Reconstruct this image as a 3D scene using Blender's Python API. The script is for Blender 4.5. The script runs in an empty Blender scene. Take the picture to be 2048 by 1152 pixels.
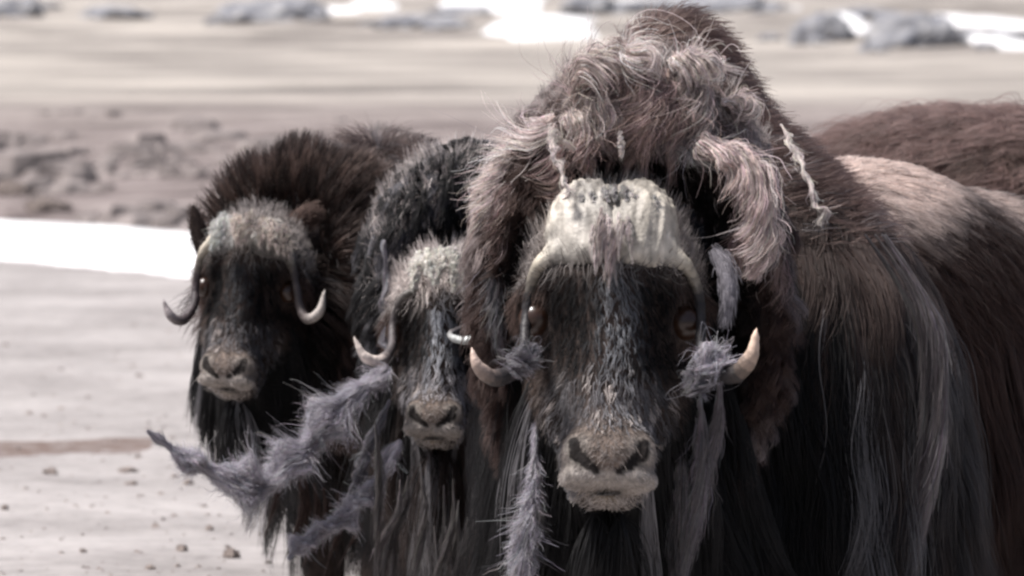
import bpy, math, random
import numpy as np
from mathutils import Vector, Matrix, kdtree

rng = np.random.default_rng(11)
random.seed(11)
R = math.radians
scene = bpy.context.scene
coll = scene.collection

# ------------------------------------------------------------------ camera
CAM = np.array([0.0, 0.0, 1.37])
FPX = 9720.0                       # focal length in photo pixels (2048 wide)
HORIZON = 115.0                    # image row of the level line
PITCH = math.atan((576 - HORIZON) / FPX)
cam_d = bpy.data.cameras.new('camera')
cam_d.sensor_width = 36.0
cam_d.lens = 36.0 * FPX / 2048.0
cam_d.clip_start = 0.1
cam_d.clip_end = 5000
cam_d.dof.use_dof = True
cam_d.dof.focus_distance = 9.05
cam_d.dof.aperture_fstop = 7.0
cam_d.dof.aperture_blades = 0
cam = bpy.data.objects.new('camera', cam_d)
coll.objects.link(cam)
cam.location = CAM
cam.rotation_euler = (R(90) - PITCH, 0, 0)
scene.camera = cam
_fw = np.array([0, math.cos(PITCH), -math.sin(PITCH)])
_up = np.array([0, math.sin(PITCH), math.cos(PITCH)])

def at(px, py, D):
    """point seen at photo pixel (px,py) whose distance along world Y is D"""
    d = _fw + np.array([1.0, 0, 0]) * ((px - 1024) / FPX) + _up * (-(py - 576) / FPX)
    return CAM + d * (D / d[1])

# ------------------------------------------------------------------ light
SUN_EL, SUN_AZ = 64.0, 262.0      # degrees; azimuth clockwise from +Y (view direction): front-left is 180+..
world = bpy.data.worlds.new('World')
scene.world = world
world.use_nodes = True
wn = world.node_tree.nodes
wl = world.node_tree.links
wn.clear()
wo = wn.new('ShaderNodeOutputWorld')
wb = wn.new('ShaderNodeBackground')
ws = wn.new('ShaderNodeTexSky')
ws.sky_type = 'NISHITA'
ws.sun_disc = False
ws.sun_elevation = R(SUN_EL)
ws.sun_rotation = R(SUN_AZ)
ws.air_density = 1.0
ws.dust_density = 4.0
ws.ozone_density = 1.0
wb.inputs['Strength'].default_value = 0.055
wl.new(ws.outputs[0], wb.inputs[0])
wl.new(wb.outputs[0], wo.inputs[0])
sun_d = bpy.data.lights.new('sun', 'SUN')
sun_d.energy = 3.9
sun_d.angle = R(12)
sun_d.color = (1.0, 0.965, 0.95)
sun = bpy.data.objects.new('sun', sun_d)
coll.objects.link(sun)
_sd = Vector((math.sin(R(SUN_AZ)) * math.cos(R(SUN_EL)), math.cos(R(SUN_AZ)) * math.cos(R(SUN_EL)), math.sin(R(SUN_EL))))
sun.rotation_euler = _sd.to_track_quat('Z', 'Y').to_euler()
scene.view_settings.view_transform = 'Standard'
scene.view_settings.look = 'None'
scene.view_settings.exposure = 1.0
scene.view_settings.gamma = 1.0
scene.view_settings.use_curve_mapping = False
scene.cycles.filter_width = 2.6
scene.cycles.use_denoising = True
scene.cycles.max_bounces = 6
scene.cycles.transparent_max_bounces = 6
scene.cycles_curves.shape = 'RIBBONS'
scene.cycles_curves.subdivisions = 1

# ------------------------------------------------------------------ materials
def new_mat(name):
    m = bpy.data.materials.new(name)
    m.use_nodes = True
    m.node_tree.nodes.clear()
    return m, m.node_tree.nodes, m.node_tree.links

def hair_mat(name, rough=0.45, diffuse=0.45):
    m, n, l = new_mat(name)
    out = n.new('ShaderNodeOutputMaterial')
    at_ = n.new('ShaderNodeAttribute')
    at_.attribute_name = 'col'
    h = n.new('ShaderNodeBsdfHairPrincipled')
    h.parametrization = 'COLOR'
    h.inputs['Roughness'].default_value = rough
    h.inputs['Radial Roughness'].default_value = 0.6
    h.inputs['Random Roughness'].default_value = 0.2
    d = n.new('ShaderNodeBsdfDiffuse')
    mx = n.new('ShaderNodeMixShader')
    mx.inputs[0].default_value = diffuse
    l.new(at_.outputs['Color'], h.inputs['Color'])
    l.new(at_.outputs['Color'], d.inputs['Color'])
    l.new(h.outputs[0], mx.inputs[1])
    l.new(d.outputs[0], mx.inputs[2])
    l.new(mx.outputs[0], out.inputs[0])
    return m

def attr_mat(name, rough=0.7, noise_scale=60.0, noise_amt=0.35, bump=0.4, spec=0.3, bump_scale=180.0):
    m, n, l = new_mat(name)
    out = n.new('ShaderNodeOutputMaterial')
    p = n.new('ShaderNodeBsdfPrincipled')
    a = n.new('ShaderNodeAttribute'); a.attribute_name = 'col'
    tc = n.new('ShaderNodeTexCoord')
    nz = n.new('ShaderNodeTexNoise'); nz.inputs['Scale'].default_value = noise_scale; nz.inputs['Detail'].default_value = 6
    mr = n.new('ShaderNodeMapRange'); mr.inputs['To Min'].default_value = 1 - noise_amt; mr.inputs['To Max'].default_value = 1 + noise_amt
    mr.inputs['From Min'].default_value = 0.3; mr.inputs['From Max'].default_value = 0.7
    mul = n.new('ShaderNodeVectorMath'); mul.operation = 'MULTIPLY'
    nb = n.new('ShaderNodeTexNoise'); nb.inputs['Scale'].default_value = bump_scale; nb.inputs['Detail'].default_value = 4
    b = n.new('ShaderNodeBump'); b.inputs['Strength'].default_value = bump; b.inputs['Distance'].default_value = 0.004
    l.new(tc.outputs['Object'], nz.inputs['Vector']); l.new(tc.outputs['Object'], nb.inputs['Vector'])
    l.new(nz.outputs['Fac'], mr.inputs['Value'])
    l.new(a.outputs['Color'], mul.inputs[0]); l.new(mr.outputs[0], mul.inputs[1])
    l.new(mul.outputs[0], p.inputs['Base Color'])
    l.new(nb.outputs['Fac'], b.inputs['Height']); l.new(b.outputs[0], p.inputs['Normal'])
    p.inputs['Roughness'].default_value = rough
    p.inputs['Specular IOR Level'].default_value = spec
    l.new(p.outputs[0], out.inputs[0])
    return m

M_HAIR = hair_mat('guard_hair', 0.5, 0.62)
M_FACE = hair_mat('face_hair', 0.6, 0.8)
M_WOOL = hair_mat('soft_wool', 0.7, 0.75)
M_SKIN = attr_mat('hide', 0.75, 70, 0.4, 0.5, 0.2)
M_HORN = attr_mat('horn', 0.55, 45, 0.3, 0.5, 0.35, 130)
M_CORE = attr_mat('wool_core', 0.95, 60, 0.3, 0.8, 0.05, 90)
m, n, l = new_mat('eye'); o_ = n.new('ShaderNodeOutputMaterial'); p_ = n.new('ShaderNodeBsdfPrincipled')
p_.inputs['Base Color'].default_value = (0.030, 0.014, 0.008, 1); p_.inputs['Roughness'].default_value = 0.28
l.new(p_.outputs[0], o_.inputs[0]); M_EYE = m

# ------------------------------------------------------------------ numpy geometry helpers
_W = rng.normal(size=(14, 3)).astype(np.float32)
_W /= np.linalg.norm(_W, axis=1, keepdims=True)
_WF = np.linspace(0.7, 1.6, 14).astype(np.float32)
_WP = rng.uniform(0, 6.28, 14).astype(np.float32)

def noise(P, scale, seed=0.0):
    """cheap smooth noise about -1..1"""
    v = 0
    for i in range(0, 14, 2):
        v = v + np.sin((P @ _W[i]) * scale * _WF[i] + _WP[i] + seed * (i + 1)) * np.sin((P @ _W[i + 1]) * scale * _WF[i + 1] + _WP[i + 1] + seed * 1.7)
    return v / 2.6

def norm(v):
    return v / np.maximum(np.linalg.norm(v, axis=-1, keepdims=True), 1e-9)

def sstep(a, b, x):
    t = np.clip((x - a) / (b - a), 0, 1)
    return t * t * (3 - 2 * t)

def smin(a, b, k):
    if k <= 0: return np.minimum(a, b)
    h = np.clip(0.5 + 0.5 * (b - a) / k, 0, 1)
    return b + (a - b) * h - k * h * (1 - h)

def smax(a, b, k):
    return -smin(-a, -b, k)

def ell(Q, c, r):
    q = Q - np.asarray(c, np.float32)
    r = np.asarray(r, np.float32)
    x, y, z = q[..., 0] / r[0], q[..., 1] / r[1], q[..., 2] / r[2]
    k0 = np.sqrt(x * x + y * y + z * z)
    x, y, z = x / r[0], y / r[1], z / r[2]
    k1 = np.sqrt(x * x + y * y + z * z) + np.float32(1e-6)
    return k0 * (k0 - 1) / k1

def cap(Q, a, b, ra, rb):
    a = np.asarray(a, np.float32); b = np.asarray(b, np.float32)
    d = b - a
    q = [Q[..., i] - a[i] for i in range(len(a))]
    dd = np.float32(max(float(d @ d), 1e-9))
    t = np.clip(sum(q[i] * (d[i] / dd) for i in range(len(a))), 0, 1)
    s = 0
    for i in range(len(a)):
        w = q[i] - t * d[i]; s = s + w * w
    return np.sqrt(s) - (np.float32(ra) + np.float32(rb - ra) * t)

def chain(Q, pts, rads, k=0.0):
    v = None
    for i in range(len(pts) - 1):
        c = cap(Q, pts[i], pts[i + 1], rads[i], rads[i + 1])
        v = c if v is None else smin(v, c, k)
    return v

def spline(pts, m):
    """Catmull-Rom through pts -> m points"""
    P = np.asarray(pts, float)
    E = np.vstack([2 * P[0] - P[1], P, 2 * P[-1] - P[-2]])
    t = np.linspace(0, len(P) - 1 - 1e-6, m)
    i = t.astype(int); f = (t - i)[:, None]
    a, b, c, d = E[i], E[i + 1], E[i + 2], E[i + 3]
    return 0.5 * ((2 * b) + (c - a) * f + (2 * a - 5 * b + 4 * c - d) * f ** 2 + (3 * b - a - 3 * c + d) * f ** 3)

def axis_grid(lo, hi, flo, fhi, fine, coarse, growth=1.25):
    c = list(np.arange(flo, fhi + fine * 0.5, fine))
    s = fine; x = c[-1]
    while x < hi:
        s = min(s * growth, coarse); x += s; c.append(x)
    s = fine; x = c[0]; pre = []
    while x > lo:
        s = min(s * growth, coarse); x -= s; pre.append(x)
    return np.array(pre[::-1] + c, np.float32)

def surface_nets(F, xs, ys, zs):
    S = F < 0
    nx, ny, nz = F.shape
    cnt = np.zeros((nx - 1, ny - 1, nz - 1), np.int8)
    for dx in (0, 1):
        for dy in (0, 1):
            for dz in (0, 1):
                cnt += S[dx:nx - 1 + dx, dy:ny - 1 + dy, dz:nz - 1 + dz]
    act = (cnt > 0) & (cnt < 8)
    ci = np.argwhere(act)
    idx = -np.ones(act.shape, np.int32)
    idx[act] = np.arange(len(ci))
    acc = np.zeros((len(ci), 3)); num = np.zeros(len(ci))
    ax = (xs, ys, zs)
    corners = [(a, b, c) for a in (0, 1) for b in (0, 1) for c in (0, 1)]
    for a in corners:
        for k in range(3):
            if a[k]: continue
            b = list(a); b[k] = 1
            fa = F[ci[:, 0] + a[0], ci[:, 1] + a[1], ci[:, 2] + a[2]]
            fb = F[ci[:, 0] + b[0], ci[:, 1] + b[1], ci[:, 2] + b[2]]
            mm = (fa < 0) != (fb < 0)
            t = np.where(mm, fa / np.where(mm, fa - fb, 1), 0)
            for j in range(3):
                va = ax[j][ci[:, j] + a[j]]; vb = ax[j][ci[:, j] + b[j]]
                acc[:, j] += np.where(mm, va + (vb - va) * t, 0)
            num += mm
    V = acc / num[:, None]
    faces = []
    def quads(mask, o):
        e = np.argwhere(mask)
        return e
    # x edges
    for k in range(3):
        o1, o2 = [(1, 2), (2, 0), (0, 1)][k]
        sl0 = [slice(None)] * 3; sl1 = [slice(None)] * 3
        sl0[k] = slice(0, -1); sl1[k] = slice(1, None)
        A = S[tuple(sl0)]; B = S[tuple(sl1)]
        e = np.argwhere(A != B)
        ok = (e[:, o1] > 0) & (e[:, o2] > 0) & (e[:, o1] < F.shape[o1] - 1) & (e[:, o2] < F.shape[o2] - 1)
        e = e[ok]
        fl = A[e[:, 0], e[:, 1], e[:, 2]]
        def get(d1, d2):
            q = e.copy(); q[:, o1] -= d1; q[:, o2] -= d2
            return idx[q[:, 0], q[:, 1], q[:, 2]]
        q = np.stack([get(1, 1), get(0, 1), get(0, 0), get(1, 0)], 1)
        q[~fl] = q[~fl][:, ::-1]
        faces.append(q)
    return V.astype(np.float32), np.vstack(faces)

class Field:
    """sampled distance field with gradient, for growing hair over it"""
    def __init__(s, fn, xs, ys, zs, local=()):
        s.ax = (xs, ys, zs)
        G = np.empty((len(xs), len(ys), len(zs), 3), np.float32)
        G[..., 0] = xs[:, None, None]; G[..., 1] = ys[None, :, None]; G[..., 2] = zs[None, None, :]
        s.F = np.empty(G.shape[:3], np.float32)
        for i in range(0, len(xs), 24):
            s.F[i:i + 24] = fn(G[i:i + 24])
        for f2, lo, hi, k in local:      # pieces that only matter inside a box
            sl = tuple(slice(max(np.searchsorted(s.ax[j], lo[j]) - 1, 0), np.searchsorted(s.ax[j], hi[j]) + 1) for j in range(3))
            s.F[sl] = smin(s.F[sl], f2(G[sl]), k)
        gx, gy, gz = np.gradient(s.F, xs, ys, zs)
        s.G = np.stack([s.F, gx, gy, gz], -1).astype(np.float32)
    def __call__(s, P):
        I = []; T = []
        for k in range(3):
            a = s.ax[k]
            i = np.clip(np.searchsorted(a, P[:, k]) - 1, 0, len(a) - 2)
            I.append(i); T.append(np.clip((P[:, k] - a[i]) / (a[i + 1] - a[i]), 0, 1))
        v = 0
        for dx in (0, 1):
            for dy in (0, 1):
                for dz in (0, 1):
                    w = (T[0] if dx else 1 - T[0]) * (T[1] if dy else 1 - T[1]) * (T[2] if dz else 1 - T[2])
                    v = v + s.G[I[0] + dx, I[1] + dy, I[2] + dz] * w[:, None]
        return v[:, 0], norm(v[:, 1:])

def mesh_obj(name, V, Fc, mat, parent=None, origin=(0, 0, 0), col=None, smooth=True):
    me = bpy.data.meshes.new(name)
    V = np.asarray(V, np.float32) - np.asarray(origin, np.float32)
    Fc = np.asarray(Fc, np.int32)
    k = Fc.shape[1]
    me.vertices.add(len(V)); me.vertices.foreach_set('co', V.ravel())
    me.loops.add(Fc.size); me.loops.foreach_set('vertex_index', Fc.ravel())
    me.polygons.add(len(Fc)); me.polygons.foreach_set('loop_start', np.arange(0, Fc.size, k, dtype=np.int32))
    me.polygons.foreach_set('use_smooth', np.full(len(Fc), smooth))
    me.update(calc_edges=True); me.validate()
    if col is not None:
        a = me.attributes.new('col', 'FLOAT_COLOR', 'POINT')
        c = np.ones((len(V), 4), np.float32); c[:, :3] = col
        a.data.foreach_set('color', c.ravel())
    if mat: me.materials.append(mat)
    ob = bpy.data.objects.new(name, me)
    coll.objects.link(ob)
    if parent: ob.parent = parent
    return ob

def hair_obj(name, pts, rad, col, mat, parent, origin):
    """pts (N,K,3), rad (N,) or (N,K), col (N,3)"""
    N, K, _ = pts.shape
    hc = bpy.data.hair_curves.new(name)
    hc.add_curves([K] * N)
    hc.points.foreach_set('position', (pts - np.asarray(origin)).astype(np.float32).ravel())
    if rad.ndim == 1:
        rad = rad[:, None] * (1 - 0.75 * np.linspace(0, 1, K)[None] ** 1.5)
    ra = hc.attributes.get('radius') or hc.attributes.new('radius', 'FLOAT', 'POINT')
    ra.data.foreach_set('value', rad.astype(np.float32).ravel())
    ca = hc.attributes.new('col', 'FLOAT_COLOR', 'CURVE')
    c = np.ones((N, 4), np.float32); c[:, :3] = np.clip(col, 0.002, 0.9)
    ca.data.foreach_set('color', c.ravel())
    hc.materials.append(mat)
    ob = bpy.data.objects.new(name, hc)
    coll.objects.link(ob)
    ob.parent = parent
    ob['kind'] = 'stuff'
    return ob

def grow(field, root, nrm, length, comb, K=8, lift=0.3, stiff=0.7, grav=0.0, jit=0.05, layer=0.004,
         clump=0.0, nclump=0, wave=0.0, wfreq=30.0, seed=0, cpow=0.8):
    """grow strands from roots; comb: (N,3) preferred direction or callable(P)->(N,3)"""
    N = len(root)
    g = np.random.default_rng(seed + 100)
    lift = np.broadcast_to(np.asarray(lift, float), (N,))[:, None]
    grav = np.broadcast_to(np.asarray(grav, float), (N,))[:, None]
    cb = comb(root) if callable(comb) else comb
    d = norm(nrm * lift + norm(cb - (cb * nrm).sum(-1, keepdims=True) * nrm) * (1 - lift) + g.normal(size=(N, 3)) * jit)
    step = (length / (K - 1))[:, None]
    P = root + nrm * 0.0005
    out = [P]
    for k in range(1, K):
        cb = comb(P) if callable(comb) else comb
        d = norm(d * stiff + cb * (1 - stiff) + np.array([0, 0, -1.0]) * grav * (k / K) + g.normal(size=(N, 3)) * jit)
        P = P + d * step
        f, gr = field(P)
        pen = np.maximum(layer * (1 + 2 * k / K) - f, 0)[:, None]
        P = P + gr * np.minimum(pen, 0.06)
        out.append(P)
    pts = np.stack(out, 1)
    if nclump and clump > 0:
        gi = g.choice(N, min(nclump, N), replace=False)
        kd = kdtree.KDTree(len(gi))
        for j, i in enumerate(gi): kd.insert(root[i], j)
        kd.balance()
        near = np.array([kd.find(r)[1] for r in root])
        G = pts[gi][near]
        w = clump * (np.linspace(0, 1, K) ** cpow)[None, :, None] * g.uniform(0.55, 1.0, N)[:, None, None]
        pts = pts * (1 - w) + G * w
        cid = near
    else:
        cid = g.integers(0, 999, N)
    if wave > 0:
        t = np.linspace(0, 1, K)[None, :]
        ph = (cid * 2.399 % 6.283)[:, None] + g.normal(0, 0.35, (N, 1))
        am = wave * t ** 0.7
        o1 = norm(np.cross(nrm, np.array([0.3, 0.2, 1.0])))[:, None, :]
        o2 = norm(nrm)[:, None, :]
        L = length[:, None] * t
        pts = pts + o1 * (am * np.sin(L * wfreq + ph))[..., None] + o2 * (am * 0.7 * np.cos(L * wfreq * 0.9 + ph * 1.3))[..., None]
    return pts, cid

def thing(name, loc, label, cat, group=None):
    e = bpy.data.objects.new(name, None)
    coll.objects.link(e); e.location = loc
    e.empty_display_size = 0.2
    e['label'] = label; e['category'] = cat
    if group: e['group'] = group
    return e

# ------------------------------------------------------------------ ground, hill, river ice
def river_lo(x): return 31.0 - (np.clip(x, -7, 1.5) + 2.1) * 1.93
def river_hi(x): return 39.2 - (np.clip(x, -7, 1.5) + 2.6) * 1.67

def terrain(x, y):
    x = np.asarray(x, float); y = np.asarray(y, float)
    P = np.stack([x, y, x * 0], -1).astype(np.float32)
    bank0 = river_hi(x) + 0.3 + 0.5 * noise(P, 0.5, 3)
    z = 0.55 * sstep(0, 26, y - bank0)
    z = z + 0.012 * noise(P, 1.7, 1) + 0.006 * noise(P, 5.5, 2)
    far = sstep(60, 130, y)
    z = z + far * 0.10 * noise(P, 0.11, 4)
    h = np.maximum(y - 112, 0)
    z = z + 0.0085 * h + 0.00004 * h * h
    z = z + sstep(130, 220, y) * (0.35 * noise(P, 0.09, 6) + 0.22 * noise(P, 0.21, 7))
    # shallow rut left of the herd
    z = z - 0.03 * np.exp(-((y - 17.1 - 0.25 * noise(P, 0.9, 8)) / 0.16) ** 2) * sstep(0, -1.0, x + 0.9)
    # river bed
    z = z - 0.10 * sstep(-.6, .2, y - river_lo(x)) * sstep(1.0, 0, y - bank0)
    return z

gx = np.concatenate([-np.geomspace(500, 14, 50), np.linspace(-13.5, 13.5, 190), np.geomspace(14, 500, 50)])
gy = np.concatenate([np.linspace(-40, 8, 16), np.linspace(8.5, 40, 190), np.linspace(40.3, 70, 110), np.geomspace(70.5, 1400, 190)])
X, Y = np.meshgrid(gx, gy, indexing='ij')
Z = terrain(X, Y)
V = np.stack([X, Y, Z], -1).reshape(-1, 3)
ii = np.arange(len(gx) * len(gy)).reshape(len(gx), len(gy))
Fq = np.stack([ii[:-1, :-1], ii[1:, :-1], ii[1:, 1:], ii[:-1, 1:]], -1).reshape(-1, 4)

m, n, l = new_mat('tundra_ground')
out = n.new('ShaderNodeOutputMaterial'); p = n.new('ShaderNodeBsdfPrincipled')
tc = n.new('ShaderNodeTexCoord')
def nz(scale, detail=5, rough=0.6, vec=None):
    t = n.new('ShaderNodeTexNoise'); t.inputs['Scale'].default_value = scale
    t.inputs['Detail'].default_value = detail; t.inputs['Roughness'].default_value = rough
    l.new(vec or tc.outputs['Object'], t.inputs['Vector']); return t.outputs['Fac']
def ramp(fac, stops):
    r = n.new('ShaderNodeValToRGB'); e = r.color_ramp.elements
    while len(e) < len(stops): e.new(0.5)
    for q, (pos, c) in zip(e, stops): q.position = pos; q.color = (*c, 1)
    l.new(fac, r.inputs[0]); return r.outputs[0]
def mixc(f, a, b):
    x_ = n.new('ShaderNodeMix'); x_.data_type = 'RGBA'
    if isinstance(f, float): x_.inputs[0].default_value = f
    else: l.new(f, x_.inputs[0])
    l.new(a, x_.inputs[6]); l.new(b, x_.inputs[7]); return x_.outputs[2]
sand = ramp(nz(0.9, 9, 0.7), [(0.36, (0.145, 0.135, 0.133)), (0.5, (0.245, 0.230, 0.226)), (0.62, (0.355, 0.335, 0.328))])
speck = ramp(nz(9.0, 6, 0.75), [(0.30, (0.10, 0.085, 0.08)), (0.43, (0.25, 0.232, 0.222)), (0.6, (0.33, 0.305, 0.292))])
near = mixc(0.5, sand, speck)
moss = ramp(nz(0.6, 9, 0.75), [(0.38, (0.07, 0.057, 0.055)), (0.5, (0.16, 0.134, 0.128)), (0.62, (0.27, 0.235, 0.222))])
straw = ramp(nz(0.07, 9, 0.66), [(0.34, (0.12, 0.107, 0.098)), (0.5, (0.25, 0.228, 0.206)), (0.62, (0.36, 0.328, 0.292))])
sep = n.new('ShaderNodeSeparateXYZ'); l.new(tc.outputs['Object'], sep.inputs[0])
def band(lo, hi):
    mr = n.new('ShaderNodeMapRange'); mr.interpolation_type = 'SMOOTHSTEP'
    mr.inputs['From Min'].default_value = lo; mr.inputs['From Max'].default_value = hi
    l.new(sep.outputs['Y'], mr.inputs['Value']); return mr.outputs[0]
c1 = mixc(band(36, 43), near, moss)
c2 = mixc(band(46, 120), c1, straw)
def mmath(op, *v):
    q = n.new('ShaderNodeMath'); q.operation = op
    for i_, w_ in enumerate(v):
        if isinstance(w_, (int, float)): q.inputs[i_].default_value = w_
        else: l.new(w_, q.inputs[i_])
    return q.outputs[0]
# low brown plants growing along the rut left of the herd
rut = mmath('ADD', sep.outputs['Y'], mmath('MULTIPLY', nz(1.3, 4), 1.4))
rut = mmath('ABSOLUTE', mmath('SUBTRACT', rut, 17.9))
rutm = mmath('MULTIPLY', mmath('LESS_THAN', rut, mmath('MULTIPLY', nz(2.6, 5, .7), .5)), mmath('LESS_THAN', sep.outputs['X'], -1.28))
brown = n.new('ShaderNodeRGB'); brown.outputs[0].default_value = (.115, .08, .068, 1)
c2 = mixc(mmath('MULTIPLY', rutm, mmath('MULTIPLY', nz(14, 5, .7), 1.5)), c2, brown.outputs[0])
l.new(c2, p.inputs['Base Color'])
p.inputs['Roughness'].default_value = 0.95; p.inputs['Specular IOR Level'].default_value = 0.1
bp = n.new('ShaderNodeBump'); bp.inputs['Strength'].default_value = 0.6; bp.inputs['Distance'].default_value = 0.03
l.new(nz(6, 8, 0.7), bp.inputs['Height']); l.new(bp.outputs[0], p.inputs['Normal'])
l.new(p.outputs[0], out.inputs[0])
M_GROUND = m
g = mesh_obj('ground', V, Fq, M_GROUND); g['kind'] = 'structure'

m, n, l = new_mat('snow')
out = n.new('ShaderNodeOutputMaterial'); p = n.new('ShaderNodeBsdfPrincipled')
tc = n.new('ShaderNodeTexCoord'); t = n.new('ShaderNodeTexNoise'); t.inputs['Scale'].default_value = 0.8; t.inputs['Detail'].default_value = 6
l.new(tc.outputs['Object'], t.inputs['Vector'])
r = n.new('ShaderNodeValToRGB'); r.color_ramp.elements[0].color = (0.45, 0.45, 0.46, 1); r.color_ramp.elements[1].color = (0.74, 0.73, 0.72, 1)
r.color_ramp.elements[0].position = 0.3; r.color_ramp.elements[1].position = 0.6
l.new(t.outputs['Fac'], r.inputs[0]); l.new(r.outputs[0], p.inputs['Base Color']); p.inputs['Roughness'].default_value = 0.7
bp = n.new('ShaderNodeBump'); bp.inputs['Strength'].default_value = 0.4; bp.inputs['Distance'].default_value = 0.05
l.new(t.outputs['Fac'], bp.inputs['Height']); l.new(bp.outputs[0], p.inputs['Normal']); l.new(p.outputs[0], out.inputs[0])
M_SNOW = m

# frozen river: a white ice sheet lying in the river bed
ix = np.linspace(-30, 24, 110); iy = np.linspace(0, 1, 26)
IX, IT = np.meshgrid(ix, iy, indexing='ij')
P_ = np.stack([IX, IX * 0, IX * 0], -1).astype(np.float32)
lo = river_lo(IX) + 0.35 * noise(P_, 2.2, 5)
hi = river_hi(IX) + 0.3 * noise(P_, 2.0, 6)
hi = np.maximum(hi, lo + 1.5)
IY = lo + (hi - lo) * IT
P3 = np.stack([IX, IY, IX * 0], -1).astype(np.float32)
edge = np.minimum(IT, 1 - IT)
IZ = terrain(IX, IY) * 0.0 + np.where(edge < 0.03, terrain(IX, IY) - 0.03, np.maximum(terrain(IX, IY) + 0.03, -0.02 + 0.015 * noise(P3, 0.8, 2)))
V = np.stack([IX, IY, IZ], -1).reshape(-1, 3)
ii = np.arange(IX.size).reshape(IX.shape)
Fq = np.stack([ii[:-1, :-1], ii[1:, :-1], ii[1:, 1:], ii[:-1, 1:]], -1).reshape(-1, 4)
ice = mesh_obj('river_ice', V, Fq, M_SNOW); ice['kind'] = 'structure'

def ground_hit(px, py):
    """where the view ray through a photo pixel meets the terrain"""
    d = at(px, py, 1.0) - CAM
    ys = np.geomspace(11, 900, 4000)
    Pp = CAM[None] + d[None] * ys[:, None]
    b = np.argmax(Pp[:, 2] < terrain(Pp[:, 0], Pp[:, 1]))
    return Pp[b] if b else Pp[-1]

# snow patches on the far slope (kind structure: part of the terrain)
def snow_patch(px0, px1, py0, py1, seed):
    c = ground_hit((px0 + px1) / 2, (py0 + py1) / 2)
    t_ = ground_hit((px0 + px1) / 2, py0); b_ = ground_hit((px0 + px1) / 2, py1)
    rx = (px1 - px0) / 2 / FPX * c[1]; ry = max((t_[1] - b_[1]) / 2, 1.0)
    na, nr = 40, 8
    vs = [[c[0], c[1], float(terrain(c[0], c[1])) + 0.25]]
    gg = np.random.default_rng(seed); ph = gg.uniform(0, 6.28, 4)
    for j in range(1, nr + 1):
        for i in range(na):
            a = 2 * math.pi * i / na
            w = 1 + 0.22 * math.sin(2 * a + ph[0]) + 0.14 * math.sin(3 * a + ph[1]) + 0.09 * math.sin(5 * a + ph[2]) + 0.06 * math.sin(9 * a + ph[3])
            x_ = c[0] + rx * w * math.cos(a) * j / nr; y_ = c[1] + ry * w * math.sin(a) * j / nr
            vs.append([x_, y_, float(terrain(x_, y_)) + (0.25 * (1 - (j / nr) ** 2) + 0.05 if j < nr else -0.1)])
    fs = []
    for i in range(na):
        fs.append([0, 1 + i, 1 + (i + 1) % na, 1 + (i + 1) % na])
    fq = [[1 + (j - 1) * na + i, 1 + j * na + i, 1 + j * na + (i + 1) % na, 1 + (j - 1) * na + (i + 1) % na] for j in range(1, nr) for i in range(na)]
    me = bpy.data.meshes.new('snow_patch')
    me.from_pydata([tuple(v) for v in vs], [], [tuple(f[:3]) for f in fs] + [tuple(f) for f in fq])
    me.polygons.foreach_set('use_smooth', [True] * len(me.polygons)); me.materials.append(M_SNOW)
    ob = bpy.data.objects.new('snow_patch', me); coll.objects.link(ob); ob['kind'] = 'structure'
for k, a in enumerate([(960, 1230, 30, 76), (690, 790, 2, 22), (880, 1120, 0, 34), (1880, 2070, 36, 62), (1940, 2090, 84, 108), (1668, 1745, 38, 74), (590, 720, 18, 30), (1180, 1560, 2, 14)]):
    snow_patch(*a, seed=k + 5)

# ------------------------------------------------------------------ rocks
m, n, l = new_mat('rock')
out = n.new('ShaderNodeOutputMaterial'); p = n.new('ShaderNodeBsdfPrincipled')
tc = n.new('ShaderNodeTexCoord')
t = n.new('ShaderNodeTexNoise'); t.inputs['Scale'].default_value = 1.3; t.inputs['Detail'].default_value = 8
l.new(tc.outputs['Object'], t.inputs['Vector'])
r = n.new('ShaderNodeValToRGB'); r.color_ramp.elements[0].color = (0.11, 0.115, 0.135, 1); r.color_ramp.elements[1].color = (0.29, 0.285, 0.285, 1)
r.color_ramp.elements[0].position = 0.35; r.color_ramp.elements[1].position = 0.7
l.new(t.outputs['Fac'], r.inputs[0]); l.new(r.outputs[0], p.inputs['Base Color']); p.inputs['Roughness'].default_value = 0.9
bp = n.new('ShaderNodeBump'); bp.inputs['Strength'].default_value = 0.8; bp.inputs['Distance'].default_value = 0.1
l.new(t.outputs['Fac'], bp.inputs['Height']); l.new(bp.outputs[0], p.inputs['Normal']); l.new(p.outputs[0], out.inputs[0])
M_ROCK = m
m2 = M_ROCK.copy(); m2.name = 'brown_stone'
for e, c in zip([x for x in m2.node_tree.nodes if x.type == 'VALTORGB'][0].color_ramp.elements, [(0.11, 0.085, 0.075, 1), (0.27, 0.225, 0.20, 1)]): e.color = c
[x for x in m2.node_tree.nodes if x.type == 'TEX_NOISE'][0].inputs['Scale'].default_value = 25
M_STONE = m2

def rock_mesh(name, rx, ry, rz, seed, mat, sub=4, rough=0.28):
    import bmesh
    bm = bmesh.new(); bmesh.ops.create_icosphere(bm, subdivisions=sub, radius=1.0)
    co = np.array([v.co for v in bm.verts], np.float32)
    rr = 1 + rough * noise(co, 1.9, seed) + rough * 0.5 * noise(co, 4.4, seed + 1) + rough * 0.22 * noise(co, 10, seed + 2)
    co = co * rr[:, None]
    co[:, 2] = np.where(co[:, 2] < -0.25, -0.25 + (co[:, 2] + 0.25) * 0.3, co[:, 2])
    for v, c in zip(bm.verts, co): v.co = (c[0] * rx, c[1] * ry, c[2] * rz)
    me = bpy.data.meshes.new(name); bm.to_mesh(me); bm.free()
    me.materials.append(mat)
    return me

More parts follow.
